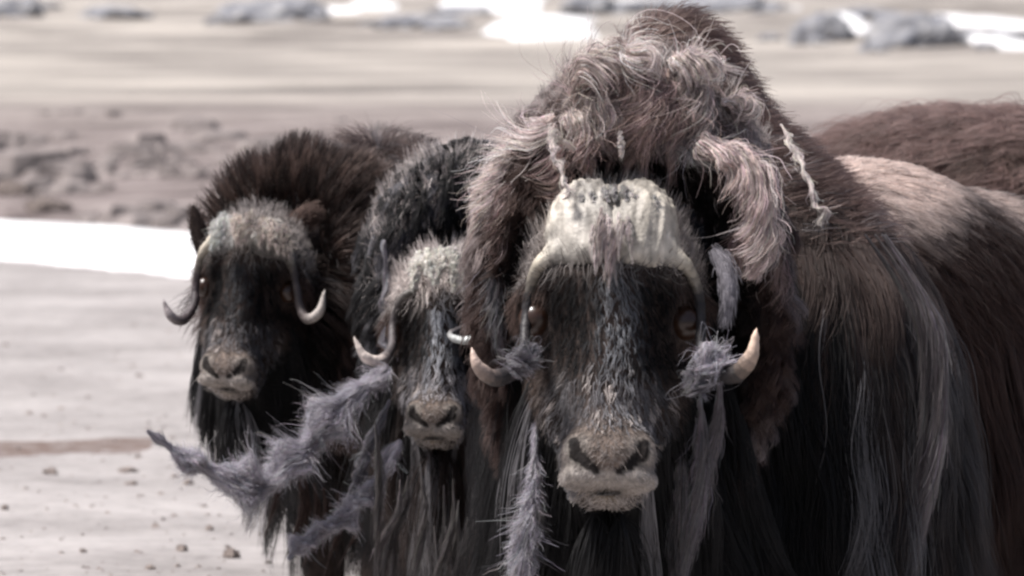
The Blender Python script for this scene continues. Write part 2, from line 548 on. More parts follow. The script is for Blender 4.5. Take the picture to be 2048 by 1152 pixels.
def place_rock(name, px, py_base, wpx, hpx, depth, seed, label, group, mat):
    c = ground_hit(px, py_base)
    s = c[1] / FPX
    rx = wpx * s / 2; rz = hpx * s / 1.15
    me = rock_mesh(name, rx, depth * rx, rz, seed, mat)
    ob = bpy.data.objects.new(name, me); coll.objects.link(ob)
    ob.location = (c[0], c[1] + depth * rx, float(terrain(c[0], c[1] + depth * rx)) + rz * 0.15)
    ob['label'] = label; ob['category'] = 'rock'; ob['group'] = group
    return ob
far = 'dark rocks on the far slope'
for k, (px, py, w, h, lab) in enumerate([(22, 392, 95, 26, 'dark brown turf clod at the left edge above the river ice'), (92, 424, 105, 26, 'dark brown turf clod on the bank right beside the edge one')]):
    place_rock('turf_clod', px, py, w, h, .5, k * 1.7 + 90, lab, 'turf clods on the bank', M_STONE)
for k, (px, py, w, h, lab) in enumerate([
        (540, 44, 215, 42, 'dark grey rock outcrop on the far slope, above the left ox'),
        (835, 58, 175, 28, 'long low dark rock on the far slope, beside the big snow patch'),
        (228, 38, 150, 22, 'faint greyish rock second from the left edge on the far slope'),
        (28, 34, 110, 36, 'bluish grey rock cut off by the top left corner'),
        (1190, 30, 150, 34, 'grey rock just left of the big bull\'s hump on the far slope'),
        (1650, 84, 120, 56, 'blue-grey boulder holding a bright snow patch, right of the hump'),
        (1840, 98, 190, 70, 'broad grey rock between two snow patches at the upper right'),
        (1420, 24, 330, 26, 'long grey rock ledge along the top edge behind the hump'),
        (1960, 78, 190, 16, 'thin dark rock rib running off the right edge between snow patches'),
        (1740, 40, 150, 20, 'small brownish rock above the boulder with bright snow'),
        (925, 30, 130, 14, 'small thin grey rock within the snow left of the hump')]):
    place_rock('boulder', px, py, w, h, 0.9, k * 3.1 + 1, lab, far, M_ROCK)
gk = np.random.default_rng(8)
ORD = ['leftmost', 'second from left', 'third from left', 'fourth from left', 'fifth from left']
for k, (cx, cy, sx_, n_, wh) in enumerate([(540, 44, 130, 5, 'by the dark outcrop above the left ox'), (120, 30, 110, 3, 'near the top left corner'), (835, 60, 120, 4, 'by the long low rock left of the snow'),
                                          (1650, 92, 130, 5, 'round the boulder with bright snow'), (1860, 100, 130, 5, 'round the broad rock at the upper right'), (1450, 28, 120, 3, 'below the ledge behind the hump')]):
    for q in range(n_):
        place_rock('boulder', cx + (-1 + 2 * (q + gk.uniform(.2, .8)) / n_) * sx_, cy + gk.uniform(-16, 6), gk.uniform(30, 85), gk.uniform(8, 20), .8, k * 7 + q + 200,
                   ORD[q] + ' small grey rock ' + wh, 'small rocks on the far slope', M_ROCK)
for k, (px, py, w, h, lab) in enumerate([
        (462, 1118, 34, 20, 'small brown stone on the sand below the blowing wool'),
        (362, 1104, 26, 12, 'dark flat pebble left of the brown stone'),
        (165, 1106, 14, 9, 'small dark pebble near the bottom left of the sand'),
        (8, 1022, 14, 12, 'dark pebble at the left edge of the frame'),
        (262, 972, 22, 8, 'pebble on the sand under the left wool streamer'),
        (100, 950, 34, 14, 'pale pinkish stone on the sand at left'),
        (255, 945, 46, 10, 'yellowish flat stone beside the rut'),
        (375, 970, 20, 9, 'grey pebble just below the wool streamer tip'),
        (420, 1060, 18, 9, 'small grey pebble between streamer and brown stone'),
        (300, 1140, 24, 9, 'dark pebble at the bottom edge of the sand')]):
    place_rock('stone', px, py, w, h, 0.9, k * 2.3 + 40, lab, 'stones on the sand', M_STONE)

# fine gravel strewn over the sand (uncountable: one object)
import bmesh
gg = np.random.default_rng(77)
NG = 1500
gD = 11.5 * (2.2 ** gg.uniform(0, 1, NG)); gX = gg.uniform(-.13, .02, NG) * gD; gZ = terrain(gX, gD)
gs = gg.gamma(1.6, .0028, NG) + .002
ang = np.arange(5)[None] * 1.2566 + gg.uniform(-.3, .3, (NG, 5))
ring = np.stack([gX[:, None] + gs[:, None] * np.cos(ang) * 1.3, gD[:, None] + gs[:, None] * np.sin(ang), np.repeat(gZ[:, None] - .002, 5, 1)], -1)
top_ = np.stack([gX + gg.uniform(-.3, .3, NG) * gs, gD, gZ + gs * gg.uniform(.4, .8, NG)], -1)[:, None]
gv = np.concatenate([ring, top_], 1).reshape(-1, 3).tolist()
gf = [(k * 6 + q, k * 6 + (q + 1) % 5, k * 6 + 5) for k in range(NG) for q in range(5)]
me = bpy.data.meshes.new('gravel'); me.from_pydata(gv, [], gf); me.materials.append(M_STONE)
go = bpy.data.objects.new('gravel', me); coll.objects.link(go); go['kind'] = 'stuff'; go['label'] = 'fine brown gravel strewn over the pale sand'; go['category'] = 'gravel'

# low dwarf shrubs and tussocks covering the bank beyond the river (uncountable: one object)
gg = np.random.default_rng(31)
NS = 900
sX = gg.uniform(-9, -1.5, NS); sY = river_hi(sX) + .5 + 26 * gg.uniform(0, 1, NS) ** 1.3; sZ = terrain(sX, sY)
sw = gg.gamma(2.2, .05, NS) + .04; sh_ = sw * gg.uniform(.25, .6, NS)
keep_ = (noise(np.stack([sX, sY * .5, sX * 0], -1).astype(np.float32), 1.1, 3) > -.1) & (gg.uniform(size=NS) > sstep(8, 24, sY - river_hi(sX)) * .93)
sX, sY, sZ, sw, sh_ = sX[keep_], sY[keep_], sZ[keep_], sw[keep_], sh_[keep_]; NS = len(sX)
ang = np.arange(7)[None] * .8976 + gg.uniform(-.25, .25, (NS, 7)); rr1 = sw[:, None] * gg.uniform(.75, 1.25, (NS, 7)); rr2 = rr1 * gg.uniform(.5, .85, (NS, 7))
r1 = np.stack([sX[:, None] + rr1 * np.cos(ang), sY[:, None] + rr1 * np.sin(ang), np.repeat(sZ[:, None] - .02, 7, 1)], -1)
r2 = np.stack([sX[:, None] + rr2 * np.cos(ang), sY[:, None] + rr2 * np.sin(ang), sZ[:, None] + sh_[:, None] * gg.uniform(.6, 1.0, (NS, 7))], -1)
tp = np.stack([sX, sY, sZ + sh_ * 1.05], -1)[:, None]
sv = np.concatenate([r1, r2, tp], 1).reshape(-1, 3).tolist()
sf = [(k * 15 + q, k * 15 + (q + 1) % 7, k * 15 + 7 + (q + 1) % 7, k * 15 + 7 + q) for k in range(NS) for q in range(7)] + [(k * 15 + 7 + q, k * 15 + 7 + (q + 1) % 7, k * 15 + 14) for k in range(NS) for q in range(7)]
M_SHRUB = M_STONE.copy(); M_SHRUB.name = 'dwarf_shrub'
for e, c in zip([x for x in M_SHRUB.node_tree.nodes if x.type == 'VALTORGB'][0].color_ramp.elements, [(0.10, 0.084, 0.080, 1), (0.24, 0.208, 0.195, 1)]): e.color = c
[x for x in M_SHRUB.node_tree.nodes if x.type == 'TEX_NOISE'][0].inputs['Scale'].default_value = 3.0
me = bpy.data.meshes.new('tundra_shrubs'); me.from_pydata(sv, [], sf); me.materials.append(M_SHRUB)
so = bpy.data.objects.new('tundra_shrubs', me); coll.objects.link(so); so['kind'] = 'stuff'; so['label'] = 'dark brown dwarf shrubs covering the bank beyond the river ice'; so['category'] = 'shrubs'

# ------------------------------------------------------------------ musk oxen
def head_frame(H, yaw, pitch, roll, hs):
    """rows: side (screen right), face normal, up-the-face"""
    M = Matrix.Rotation(R(yaw), 3, 'Z') @ Matrix.Rotation(R(-pitch), 3, 'X') @ Matrix.Rotation(R(roll), 3, 'Y')
    M = np.array(M)
    return dict(H=np.asarray(H), A=np.stack([M @ [1, 0, 0], M @ [0, -1, 0], M @ [0, 0, 1]]), s=hs)

def to_head(fr, P):
    return ((P - fr['H'].astype(np.float32)) @ fr['A'].T.astype(np.float32)) / np.float32(fr['s'])

def from_head(fr, c):
    return fr['H'] + (np.asarray(c) * fr['s']) @ fr['A']

def head_sdf(h):
    """canonical head; h = (side, normal, up)"""
    h = np.stack([h[..., 0] * (1 + .09 * sstep(-.10, -.20, h[..., 2])), h[..., 1], h[..., 2]], -1)
    x = np.abs(h[..., 0]); m_ = np.stack([x, h[..., 1], h[..., 2]], -1)
    v = ell(h, (0, -.12, .08), (.150, .15, .19))
    v = smin(v, cap(h, (0, -.055, .12), (0, -.010, -.19), .105, .074), .05)
    v = smin(v, ell(h, (0, -.010, -.246), (.084, .082, .066)), .04)
    v = smin(v, cap(m_, (.07, -.19, -.02), (.025, -.07, -.275), .075, .045), .05)
    v = smin(v, ell(m_, (.118, -.075, .035), (.052, .06, .062)), .03)        # orbit
    v = smin(v, ell(m_, (.088, -.12, -.11), (.045, .07, .085)), .05)         # cheek
    v = smin(v, ell(m_, (.078, -.02, .085), (.05, .04, .03)), .03)           # brow
    v = smax(v, -ell(m_, (.150, -.03, .010), (.040, .034, .036)), .015)      # eye socket
    v = smax(v, -ell(m_, (.098, .045, -.03), (.042, .05, .085)), .03)        # hollow beside the bridge
    # nose pad and nostrils
    v = smin(v, ell(h, (0, .050, -.246), (.064, .030, .042)), .03)
    v = smin(v, ell(m_, (.056, .040, -.245), (.029, .034, .032)), .02)
    v = smin(v, ell(m_, (.046, .028, -.288), (.046, .042, .020)), .014)      # upper lip halves
    nos = [(.060, .078, -.234), (.056, .080, -.254), (.036, .082, -.272), (.018, .078, -.282)]
    v = smax(v, -chain(m_, nos, [.0085, .0115, .0085, .006]), .005)
    v = smax(v, -cap(m_, (.056, .042, -.246), (.036, .044, -.268), .013, .010), .006)
    v = smax(v, -cap(m_, (.018, .078, -.283), (.0, .072, -.290), .006, .005), .005)
    v = smax(v, -cap(h, (0, .076, -.288), (0, .064, -.308), .004, .0035), .006)
    v = smin(v, ell(h, (0, -.014, -.314), (.036, .046, .013)), .004)         # lower lip
    v = smax(v, -ell(h, (0, .045, -.3085), (.085, .05, .005)), .005)         # mouth line
    v = v + .0025 * noise(h, 55., 1) * 0.5
    return v

OXEN = []
class Ox: pass

def make_ox(label, base, yaw, bs, frame, arch=None, arch_r=None, parts=None, horns=None, fine=.0065, group='musk ox herd'):
    ox = Ox()
    ox.base = np.array([base[0], base[1], float(terrain(base[0], base[1]))])
    ox.root = thing('musk_ox', tuple(ox.base), label, 'musk ox', group)
    u = np.array([math.sin(R(yaw)), math.cos(R(yaw)), 0], np.float32); s_ = np.array([u[1], -u[0], 0], np.float32)
    zb = np.array([0, 0, 1], np.float32)
    ox.u, ox.l = u, s_
    Bm = np.stack([s_, u, zb])
    ox.to_body = lambda P: ((P - ox.base.astype(np.float32)) @ Bm.T) / np.float32(bs)
    ox.from_body = lambda c: ox.base + (np.asarray(c, float) * bs) @ Bm
    ox.fr = frame; ox.bs = bs
    ox.arch = arch
    neck_end = from_head(frame, (0, -.22, .02))
    neck_b = (neck_end - ox.base) @ Bm.T / bs
    P0 = parts or {}
    def body(P):
        q = ox.to_body(P)
        v = ell(q, P0.get('sh_c', (0, .08, .80)), P0.get('sh_r', (.50, .46, .46)))
        v = smin(v, ell(q, P0.get('hump_c', (0, .0, 1.08)), P0.get('hump_r', (.26, .38, .31))), P0.get('hump_k', .14))
        v = smin(v, ell(q, (0, .70, .74), (P0.get('barrel_w', .40), .62, P0.get('barrel_h', .38))), .12)
        v = smin(v, ell(q, (0, 1.25, .70), (.37, .42, .37)), .12)
        v = smin(v, cap(q, (0, .05, .95), neck_b, P0.get('neck_r', .30), .17 * frame['s'] / bs), .10)
        qa = np.stack([np.abs(q[..., 0]), q[..., 1], q[..., 2]], -1)
        v = smin(v, chain(qa, [(.18, .02, .55), (.17, -.02, .30), (.16, .0, .08), (.16, -.02, .035)], [.15, .075, .05, .06]), .06)
        v = smin(v, chain(qa, [(.18, 1.25, .6), (.17, 1.18, .38), (.16, 1.30, .26), (.16, 1.26, .08), (.16, 1.24, .035)], [.2, .10, .06, .05, .06]), .06)
        v = smin(v, ell(q, (0, 1.66, .72), (.05, .05, .11)), .05)   # tail
        return v * bs
    def headf(P):
        return head_sdf(to_head(frame, P)) * frame['s']
    def archf(P):
        return chain(P, arch, arch_r, .03)
    def full(P):
        v = smin(body(P), headf(P), .03)
        if arch is not None: v = smin(v, archf(P), .025)
        return v
    ox.body, ox.head, ox.archf, ox.full = body, headf, archf, full
    H = frame['H']; hs = frame['s']
    lo = np.minimum(ox.from_body((-.75, -.6, -.02)), ox.from_body((.75, 1.9, -.02)))
    hi = np.maximum(ox.from_body((-.75, -.6, 1.6)), ox.from_body((.75, 1.9, 1.6)))
    c4 = [ox.from_body((sx * .75, sy, 0)) for sx in (-1, 1) for sy in (-.6, 1.9)]
    lo = np.minimum(np.min(c4, 0), H - .5 * hs); hi = np.maximum(np.max(c4, 0), H + .5 * hs)
    lo[2] = ox.base[2] - .03; hi[2] = ox.base[2] + 1.6 * bs
    ext = np.array([.21, .25, .40]) * hs
    ax = [axis_grid(lo[k], hi[k], H[k] - ext[k], H[k] + ext[k], fine * hs, .032) for k in range(3)]
    loc = [(headf, H - .52 * hs, H + .52 * hs, .03)]
    if arch is not None: loc.append((archf, np.min(arch, 0) - .22, np.max(arch, 0) + .22, .025))
    ox.field = Field(body, *ax, local=loc)
    V, Fc = surface_nets(ox.field.F, *ax)
    h = to_head(frame, V.astype(np.float32))
    col = np.tile(np.array([.030, .021, .018], np.float32), (len(V), 1))
    bv = body(V); hv = headf(V)
    ishead = hv < bv + .02
    qb = ox.to_body(V.astype(np.float32)); ws_ = (P0.get('hide_top', 0.) * sstep(.98, 1.08, qb[:, 2]) * sstep(.15, .35, qb[:, 1]))[:, None]
    col[:] = col * (1 - ws_) + np.array([.34, .26, .22], np.float32) * ws_
    def paint(mask, c):
        w = (mask * ishead)[:, None]
        col[:] = col * (1 - w) + np.array(c, np.float32) * w
    ax_ = np.abs(h[:, 0])
    front = sstep(-.02, .03, h[:, 1])
    paint(sstep(-.12, -.2, h[:, 2]) * sstep(-.06, 0, h[:, 1]), (.085, .068, .062))
    paint(sstep(-.195, -.22, h[:, 2]) * front, (.15, .115, .095))
    paint(sstep(-.21, -.235, h[:, 2]) * front * sstep(.02, .05, ax_) * sstep(.1, .08, ax_), (.24, .215, .19))
    paint(sstep(-.275, -.287, h[:, 2]) * front, (.29, .26, .235))
    paint(sstep(-.308, -.312, h[:, 2]) * front, (.15, .12, .09))
    h2 = np.stack([ax_, h[:, 2]], -1)
    dn = np.maximum(chain(h2, [(.060, -.234), (.056, -.254), (.036, -.272), (.018, -.283)], [.010, .0125, .0095, .0065]), -(h[:, 1] - .0))
    paint(sstep(.0015, -.001, dn), (.012, .009, .008))  # nostril interior painted dark: skin pigment plus the shade of the cavity
    ox.bodyobj = mesh_obj('body', V, Fc, M_SKIN, ox.root, ox.base, col)
    # triangles for sampling
    T = np.vstack([Fc[:, [0, 1, 2]], Fc[:, [0, 2, 3]]])
    e1 = V[T[:, 1]] - V[T[:, 0]]; e2 = V[T[:, 2]] - V[T[:, 0]]
    ar = np.linalg.norm(np.cross(e1, e2), axis=1) * .5
    ox.V, ox.T, ox.ar = V, T, ar
    ox.cen = ((V[T[:, 0]] + V[T[:, 1]] + V[T[:, 2]]) / 3).astype(np.float32); ox.reg = None
    # eyes
    import bmesh
    for sx in (-1, 1):
        bm = bmesh.new(); bmesh.ops.create_uvsphere(bm, u_segments=20, v_segments=12, radius=.031 * hs)
        me = bpy.data.meshes.new('eye'); bm.to_mesh(me); bm.free()
        me.polygons.foreach_set('use_smooth', [True] * len(me.polygons)); me.materials.append(M_EYE)
        eo = bpy.data.objects.new('eye', me); coll.objects.link(eo); eo.parent = ox.root
        eo.location = from_head(frame, (sx * .130, -.047, .010)) - ox.base
    OXEN.append(ox)
    return ox

def sample(ox, N, weight, seed, batch=4):
    """N roots with normals, spread by area times weight(points)"""
    g = np.random.default_rng(seed)
    cum = np.cumsum(ox.ar * weight(ox.cen))
    t = np.minimum(np.searchsorted(cum, g.uniform(0, cum[-1], N)), len(cum) - 1)
    a, b = g.uniform(size=(2, N)); f = a + b > 1; a[f] = 1 - a[f]; b[f] = 1 - b[f]
    Tt = ox.T[t]
    P = ox.V[Tt[:, 0]] * (1 - a - b)[:, None] + ox.V[Tt[:, 1]] * a[:, None] + ox.V[Tt[:, 2]] * b[:, None]
    P = P.astype(np.float32)
    _, nr = ox.field(P)
    return P, nr

def visible_side(P, nr, lim=-.35):
    """drop roots that face well away from the photographed side (they would never show)"""
    d = norm(CAM.astype(np.float32) - P)
    return (nr * d).sum(-1) > lim

def rope(ox, name, path, rad, N, col, seed, fuzz=.35, wind=5.0, strand=.0009, label=None, twist=1.0, mat=None, core=True, colvar=.25, taper=1.0, flat=1.0, Lr=(.05, .22), lumpy=1.0, cf=.62, tail=.15, wig=0.):
    """a lock of shed wool: a lumpy felted core and loose fibres winding round it"""
    g = np.random.default_rng(seed)
    M_ = 40
    C = spline(path, M_)
    r_ = spline(np.array(rad)[:, None], M_)[:, 0] if len(rad) > 2 else np.linspace(rad[0], rad[-1], M_)
    r_ = np.maximum(r_, .001)
    Tn = norm(np.gradient(C, axis=0))
    ref = np.array([0.2, -1, 0.25]); A = norm(np.cross(Tn, ref)); B = np.cross(Tn, A)
    na = 12; t = np.linspace(0, 1, M_)
    if wig:
        C = C + A * (wig * r_ * (np.sin(t * 23 + seed) + .6 * np.sin(t * 41 + seed * 2)))[:, None] + B * (wig * r_ * np.cos(t * 29 + seed))[:, None]
        r_ = r_ * (1 + .35 * np.sin(t * 33 + seed * 3) + .2 * np.sin(t * 71 + seed))
    ang = np.linspace(0, 2 * np.pi, na, endpoint=False)
    lump = lambda a_, t_: 1 + lumpy * (.30 * np.sin(2 * a_ + t_ * 17 + seed) + .24 * np.sin(3 * a_ - t_ * 29 + seed * 2) + .22 * np.sin(t_ * 37 + seed) + .12 * np.sin(5 * a_ + t_ * 61))
    Vv = []
    for i in range(M_):
        rr = r_[i] * cf * lump(ang, t[i]) * (1 - taper * .0)
        Vv.append(C[i] + A[i] * (np.cos(ang) * rr)[:, None] + B[i] * (np.sin(ang) * rr * flat)[:, None])
    Vv = np.vstack(Vv)
    Fc = [[i * na + j, i * na + (j + 1) % na, (i + 1) * na + (j + 1) % na, (i + 1) * na + j] for i in range(M_ - 1) for j in range(na)]
    ob = mesh_obj(name, Vv, Fc, M_CORE, ox.root, ox.base, np.tile(np.array(col) * .8, (len(Vv), 1)))
    if label: ob['label'] = label
    # fibres
    K = 10
    L = g.uniform(*Lr, N); t0 = g.uniform(-.05, 1 - L * .75, N)
    tt = t0[:, None] + L[:, None] * np.linspace(0, 1, K)[None]
    ti = np.clip(tt, 0, 1) * (M_ - 1); i0 = np.minimum(ti.astype(int), M_ - 2); f = (ti - i0)[..., None]
    Cc = C[i0] * (1 - f) + C[i0 + 1] * f + Tn[-1] * np.maximum(tt - 1, 0)[..., None] * tail
    Aa = norm(A[i0] * (1 - f) + A[i0 + 1] * f); Bb = norm(B[i0] * (1 - f) + B[i0 + 1] * f)
    rr = (r_[i0] * (1 - f[..., 0]) + r_[i0 + 1] * f[..., 0])
    a0 = g.uniform(0, 6.28, N)[:, None] + twist * wind * tt
    q = g.uniform(.55, 1.0, N)[:, None] ** .7 * lump(a0, tt)
    fz = fuzz * g.gamma(1.2, .5, N)[:, None] * np.linspace(0, 1, K)[None] ** 2
    rad_ = rr * (q * .85 + fz) 
    wob = .16 * rr * np.sin(np.linspace(0, 1, K)[None] * g.uniform(6, 20, N)[:, None] + a0)
    pts = Cc + Aa * (np.cos(a0) * (rad_ + wob))[..., None] + Bb * (np.sin(a0) * (rad_ + wob) * flat)[..., None]
    cc = np.array(col)[None] * (1 + colvar * g.normal(size=(N, 1))) * (1 + .05 * g.normal(size=(N, 3)))
    hair_obj('wool_fibres', pts, np.full(N, strand) * g.uniform(.6, 1.2, N), cc, mat or M_WOOL, ob, ox.base)
    return ob

def horn(ox, path, rads, boss_c=None, boss_r=None, boss_tilt=0., boss_cut=.046, tipcol=(.55, .46, .40), midcol=(.20, .165, .16), basecol=(.47, .42, .34), fine=.0045, tipfrac=.55, bosscol=(.52, .46, .37), side=1):
    fr = ox.fr
    C = spline(path, 26); rr = np.interp(np.linspace(0, 1, 26), np.linspace(0, 1, len(rads)), rads)
    rr = rr * (1 + .05 * np.sin(np.arange(26) * 2.4 + side))
    def fn(P):
        v = chain(P, C, rr, .004)
        if boss_c is not None:
            h = to_head(fr, P) - np.array(boss_c, np.float32)
            ca, sa = math.cos(boss_tilt), math.sin(boss_tilt)
            hh = np.stack([h[..., 0] * ca - h[..., 2] * sa, h[..., 1], h[..., 0] * sa + h[..., 2] * ca], -1)
            b = ell(hh, (0, 0, 0), boss_r)
            b = smax(b, -(h[..., 2] + boss_cut + .12 * np.abs(h[..., 0] + boss_c[0]) - .015), .035) * fr['s']
            b = b + fr['s'] * (.0022 * noise(hh * np.array([3.0, 1, .3], np.float32), 120, 2 + side) + .0018 * noise(hh, 40, 4 + side) + .0035 * sstep(.05, .11, hh[..., 2]) * noise(hh, 140, 6 + side))
            v = smin(v, b, .025)
        return v + .0008 * noise(P, 120, 3)
    pts = C if boss_c is None else np.vstack([C, from_head(fr, boss_c) - .13 * fr['s'], from_head(fr, boss_c) + .13 * fr['s']])
    lo = pts.min(0) - rr.max() - .01; hi = pts.max(0) + rr.max() + .01
    ax = [np.arange(lo[k], hi[k] + fine, fine).astype(np.float32) for k in range(3)]
    G = np.empty((len(ax[0]), len(ax[1]), len(ax[2]), 3), np.float32)
    G[..., 0] = ax[0][:, None, None]; G[..., 1] = ax[1][None, :, None]; G[..., 2] = ax[2][None, None, :]
    V, Fc = surface_nets(fn(G), *ax)
    # colour along the horn
    d = np.linalg.norm(V[:, None] - C[None].astype(np.float32), axis=2); t = d.argmin(1) / 25.0
    mc = np.array(midcol); col = np.array(basecol)[None] * (1 - sstep(.05, .3, t))[:, None] + mc[None] * sstep(.05, .3, t)[:, None]
    w = sstep(tipfrac, tipfrac + .25, t)[:, None]; col = col * (1 - w) + np.array(tipcol)[None] * w
    if boss_c is not None:
        hb = to_head(fr, V) - np.array(boss_c, np.float32)
        w = sstep(.02, -.008, ell(hb, (0, 0, 0), np.array(boss_r) * 1.05))[:, None]
        col = col * (1 - w) + np.array(bosscol)[None] * w
        st = .84 + .22 * noise(np.stack([hb[:, 0] * 3, hb[:, 1], hb[:, 2] * .35], -1).astype(np.float32), 90, 9) - .34 * sstep(.0, .8, noise(hb.astype(np.float32), 34, 5 + side))
        st = np.clip(st, .3, 1.2)
        col = col * (1 - w) + col * w * st[:, None]
    return mesh_obj('horn', V, Fc, M_HORN, ox.root, ox.base, col)

def ear(ox, path, width, thick, col, seed, flatdir=(0, 1, 0)):
    """leaf-shaped ear: flattened tapering lobe with short fur"""
    C = spline(path, 14)
    Tn = norm(np.gradient(C, axis=0)); B = norm(np.array(flatdir)[None] - (Tn @ np.array(flatdir))[:, None] * Tn); A = np.cross(Tn, B)
    t = np.linspace(0, 1, 14); w = width * np.sin(np.pi * np.clip(t * .9 + .1, 0, 1)) ** .7 * (1 - .2 * t) + .002
    ang = np.linspace(0, 2 * np.pi, 14, endpoint=False)
    V = np.vstack([C[i] + A[i] * (np.cos(ang) * w[i])[:, None] + B[i] * (np.sin(ang) * thick * (w[i] / width) + .35 * w[i] * np.cos(ang) ** 2)[:, None] for i in range(14)])
    Fc = [[i * 14 + j, i * 14 + (j + 1) % 14, (i + 1) * 14 + (j + 1) % 14, (i + 1) * 14 + j] for i in range(13) for j in range(14)]
    ob = mesh_obj('ear', V, Fc, M_SKIN, ox.root, ox.base, np.tile(np.array(col) * .7, (len(V), 1)))
    g = np.random.default_rng(seed); N = 500
    i = g.integers(0, 13, N); j = g.integers(0, 14, N)
    P = V[i * 14 + j] + g.normal(size=(N, 3)) * .003
    nr = norm(P - C[i])
    d = norm(Tn[i] * .95 + nr * .16 + g.normal(size=(N, 3)) * .12)
    L = g.uniform(.008, .022, N)
    k = np.linspace(0, 1, 5)[None, :, None]
    pts = P[:, None] + d[:, None] * L[:, None, None] * k + np.array([0, 0, -.006]) * k ** 2
    hair_obj('ear_fur', pts, np.full(N, .0006), np.array(col)[None] * g.uniform(.6, 1.35, (N, 1)), M_WOOL, ob, ox.base)
    return ob
# ------------------------------------------------------------------ coats and the four animals
DK = np.array([.016, .0098, .0082]); BK = np.array([.004, .0036, .0038]); BR = np.array([.070, .043, .035])
TAN = np.array([.40, .31, .26]); GREY = np.array([.265, .25, .26]); PALE = np.array([.52, .46, .43]); LAV = np.array([.25, .235, .26])

def region(ox, P):
    if P is ox.cen:
        if ox.reg is None: ox.reg = region(ox, P.copy())
        return ox.reg
    bv = ox.body(P); hv = ox.head(P)
    av = ox.archf(P) if ox.arch is not None else np.full(len(P), 9.)
    return bv, hv, av

def skirt(ox, N, seed, L=(.30, .52), col=np.array([.0165, .0145, .0150]), col2=BK, wind=(-.05, 0, 0), zmax=1.12, strand=.0009, pale=.06, umax=9.):
    def w(P):
        bv, hv, av = region(ox, P); q = ox.to_body(P); _, nr = ox.field(P)
        k = (bv < hv - .01) & (bv < av - .012) & visible_side(P, nr, -.45) & (q[:, 2] > .38) & (q[:, 1] < umax)
        zm = zmax - .30 * sstep(.2, .42, q[:, 1])
        return k * sstep(zm + .1, zm - .12, q[:, 2]) * sstep(.30, .5, q[:, 2])
    P, nr = sample(ox, N, w, seed)
    g = np.random.default_rng(seed + 7)
    q = ox.to_body(P)
    ln = g.uniform(*L, len(P)) * ox.bs * (0.65 + .35 * sstep(1.15, .8, q[:, 2]))
    out = nr * np.array([1, 1, 0.2])
    nv = lambda s, k: np.stack([noise(P, s, k), noise(P, s, k + 1), .3 * noise(P, s, k + 2)], -1)
    comb = norm(np.array([0, 0, -1.]) + ox.u * .12 + np.array(wind) + out * .08 + .13 * nv(9, 3) + .16 * nv(28, 7))
    pts, cid = grow(ox.field, P, nr, ln, comb, K=9, lift=.22, stiff=.62, grav=.25, jit=.08, layer=.006, clump=.78, nclump=N // 60, wave=.014, wfreq=17, seed=seed, cpow=.6)
    ch = (cid * 0.618) % 1.0
    f = np.clip(.5 + .5 * noise(P, 6, 3) + .3 * (ch - .5), 0, 1)[:, None]
    c = col * f * 1.5 + col2 * (1 - f)
    tb = (sstep(.86, 1.02, q[:, 2]) * .6)[:, None]; c = c * (1 - tb) + np.array([.045, .026, .020]) * tb * (.5 + ch[:, None])
    isp = (ch < pale)[:, None]
    c = np.where(isp, c * .3 + GREY * .35, c); c = np.where(((ch > .62) & (ch < .75))[:, None], c * .7 + BR * .22, c)
    c = np.where((q[:, 1] > .40)[:, None], np.array([.020, .0095, .0075]) * (.4 + .9 * ch[:, None]), c)
    c = np.where((np.linalg.norm(to_head(ox.fr, P) - np.array([0, -.2, 0], np.float32), axis=1) < .42)[:, None], BK, c) * g.uniform(.6, 1.4, (len(P), 1))  # coat round the head blackened: shade inside the ruff put into the colour
    hair_obj('long_coat', pts, np.full(len(P), strand) * g.uniform(.6, 1.3, len(P)), c, M_HAIR, ox.root, ox.base)

def crest(ox, N, seed, L=(.07, .14), col=BR, col2=DK, lift=.6, zmin=1.0, umax=.5, back=.5, tipgrey=.2):
    def w(P):
        bv, hv, av = region(ox, P); q = ox.to_body(P); _, nr = ox.field(P)
        k = (bv < hv - .01) & (bv < av - .012) & visible_side(P, nr, -.6) & (q[:, 1] < umax)
        return k * sstep(zmin - .12, zmin + .1, q[:, 2])
    P, nr = sample(ox, N, w, seed); g = np.random.default_rng(seed + 7)
    ln = g.uniform(*L, len(P)) * ox.bs
    comb = norm(nr * .25 + ox.u * back + np.array([0, 0, -.35]))
    pts, cid = grow(ox.field, P, nr, ln, comb, K=6, lift=lift, stiff=.8, jit=.10, layer=.003, clump=.5, nclump=N // 14, wave=.005, wfreq=45, seed=seed)
    ch = (cid * .618) % 1.0
    f = np.clip(.5 + .6 * noise(P, 9, 1) + .6 * (ch - .5), 0, 1)[:, None]
    c = col * f + col2 * (1 - f); c = np.where((ch < tipgrey)[:, None], c * .6 + GREY * .25, c)
    hair_obj('hump_fur', pts, np.full(len(P), .0009) * g.uniform(.6, 1.3, len(P)), c * g.uniform(.7, 1.35, (len(P), 1)), M_HAIR, ox.root, ox.base)

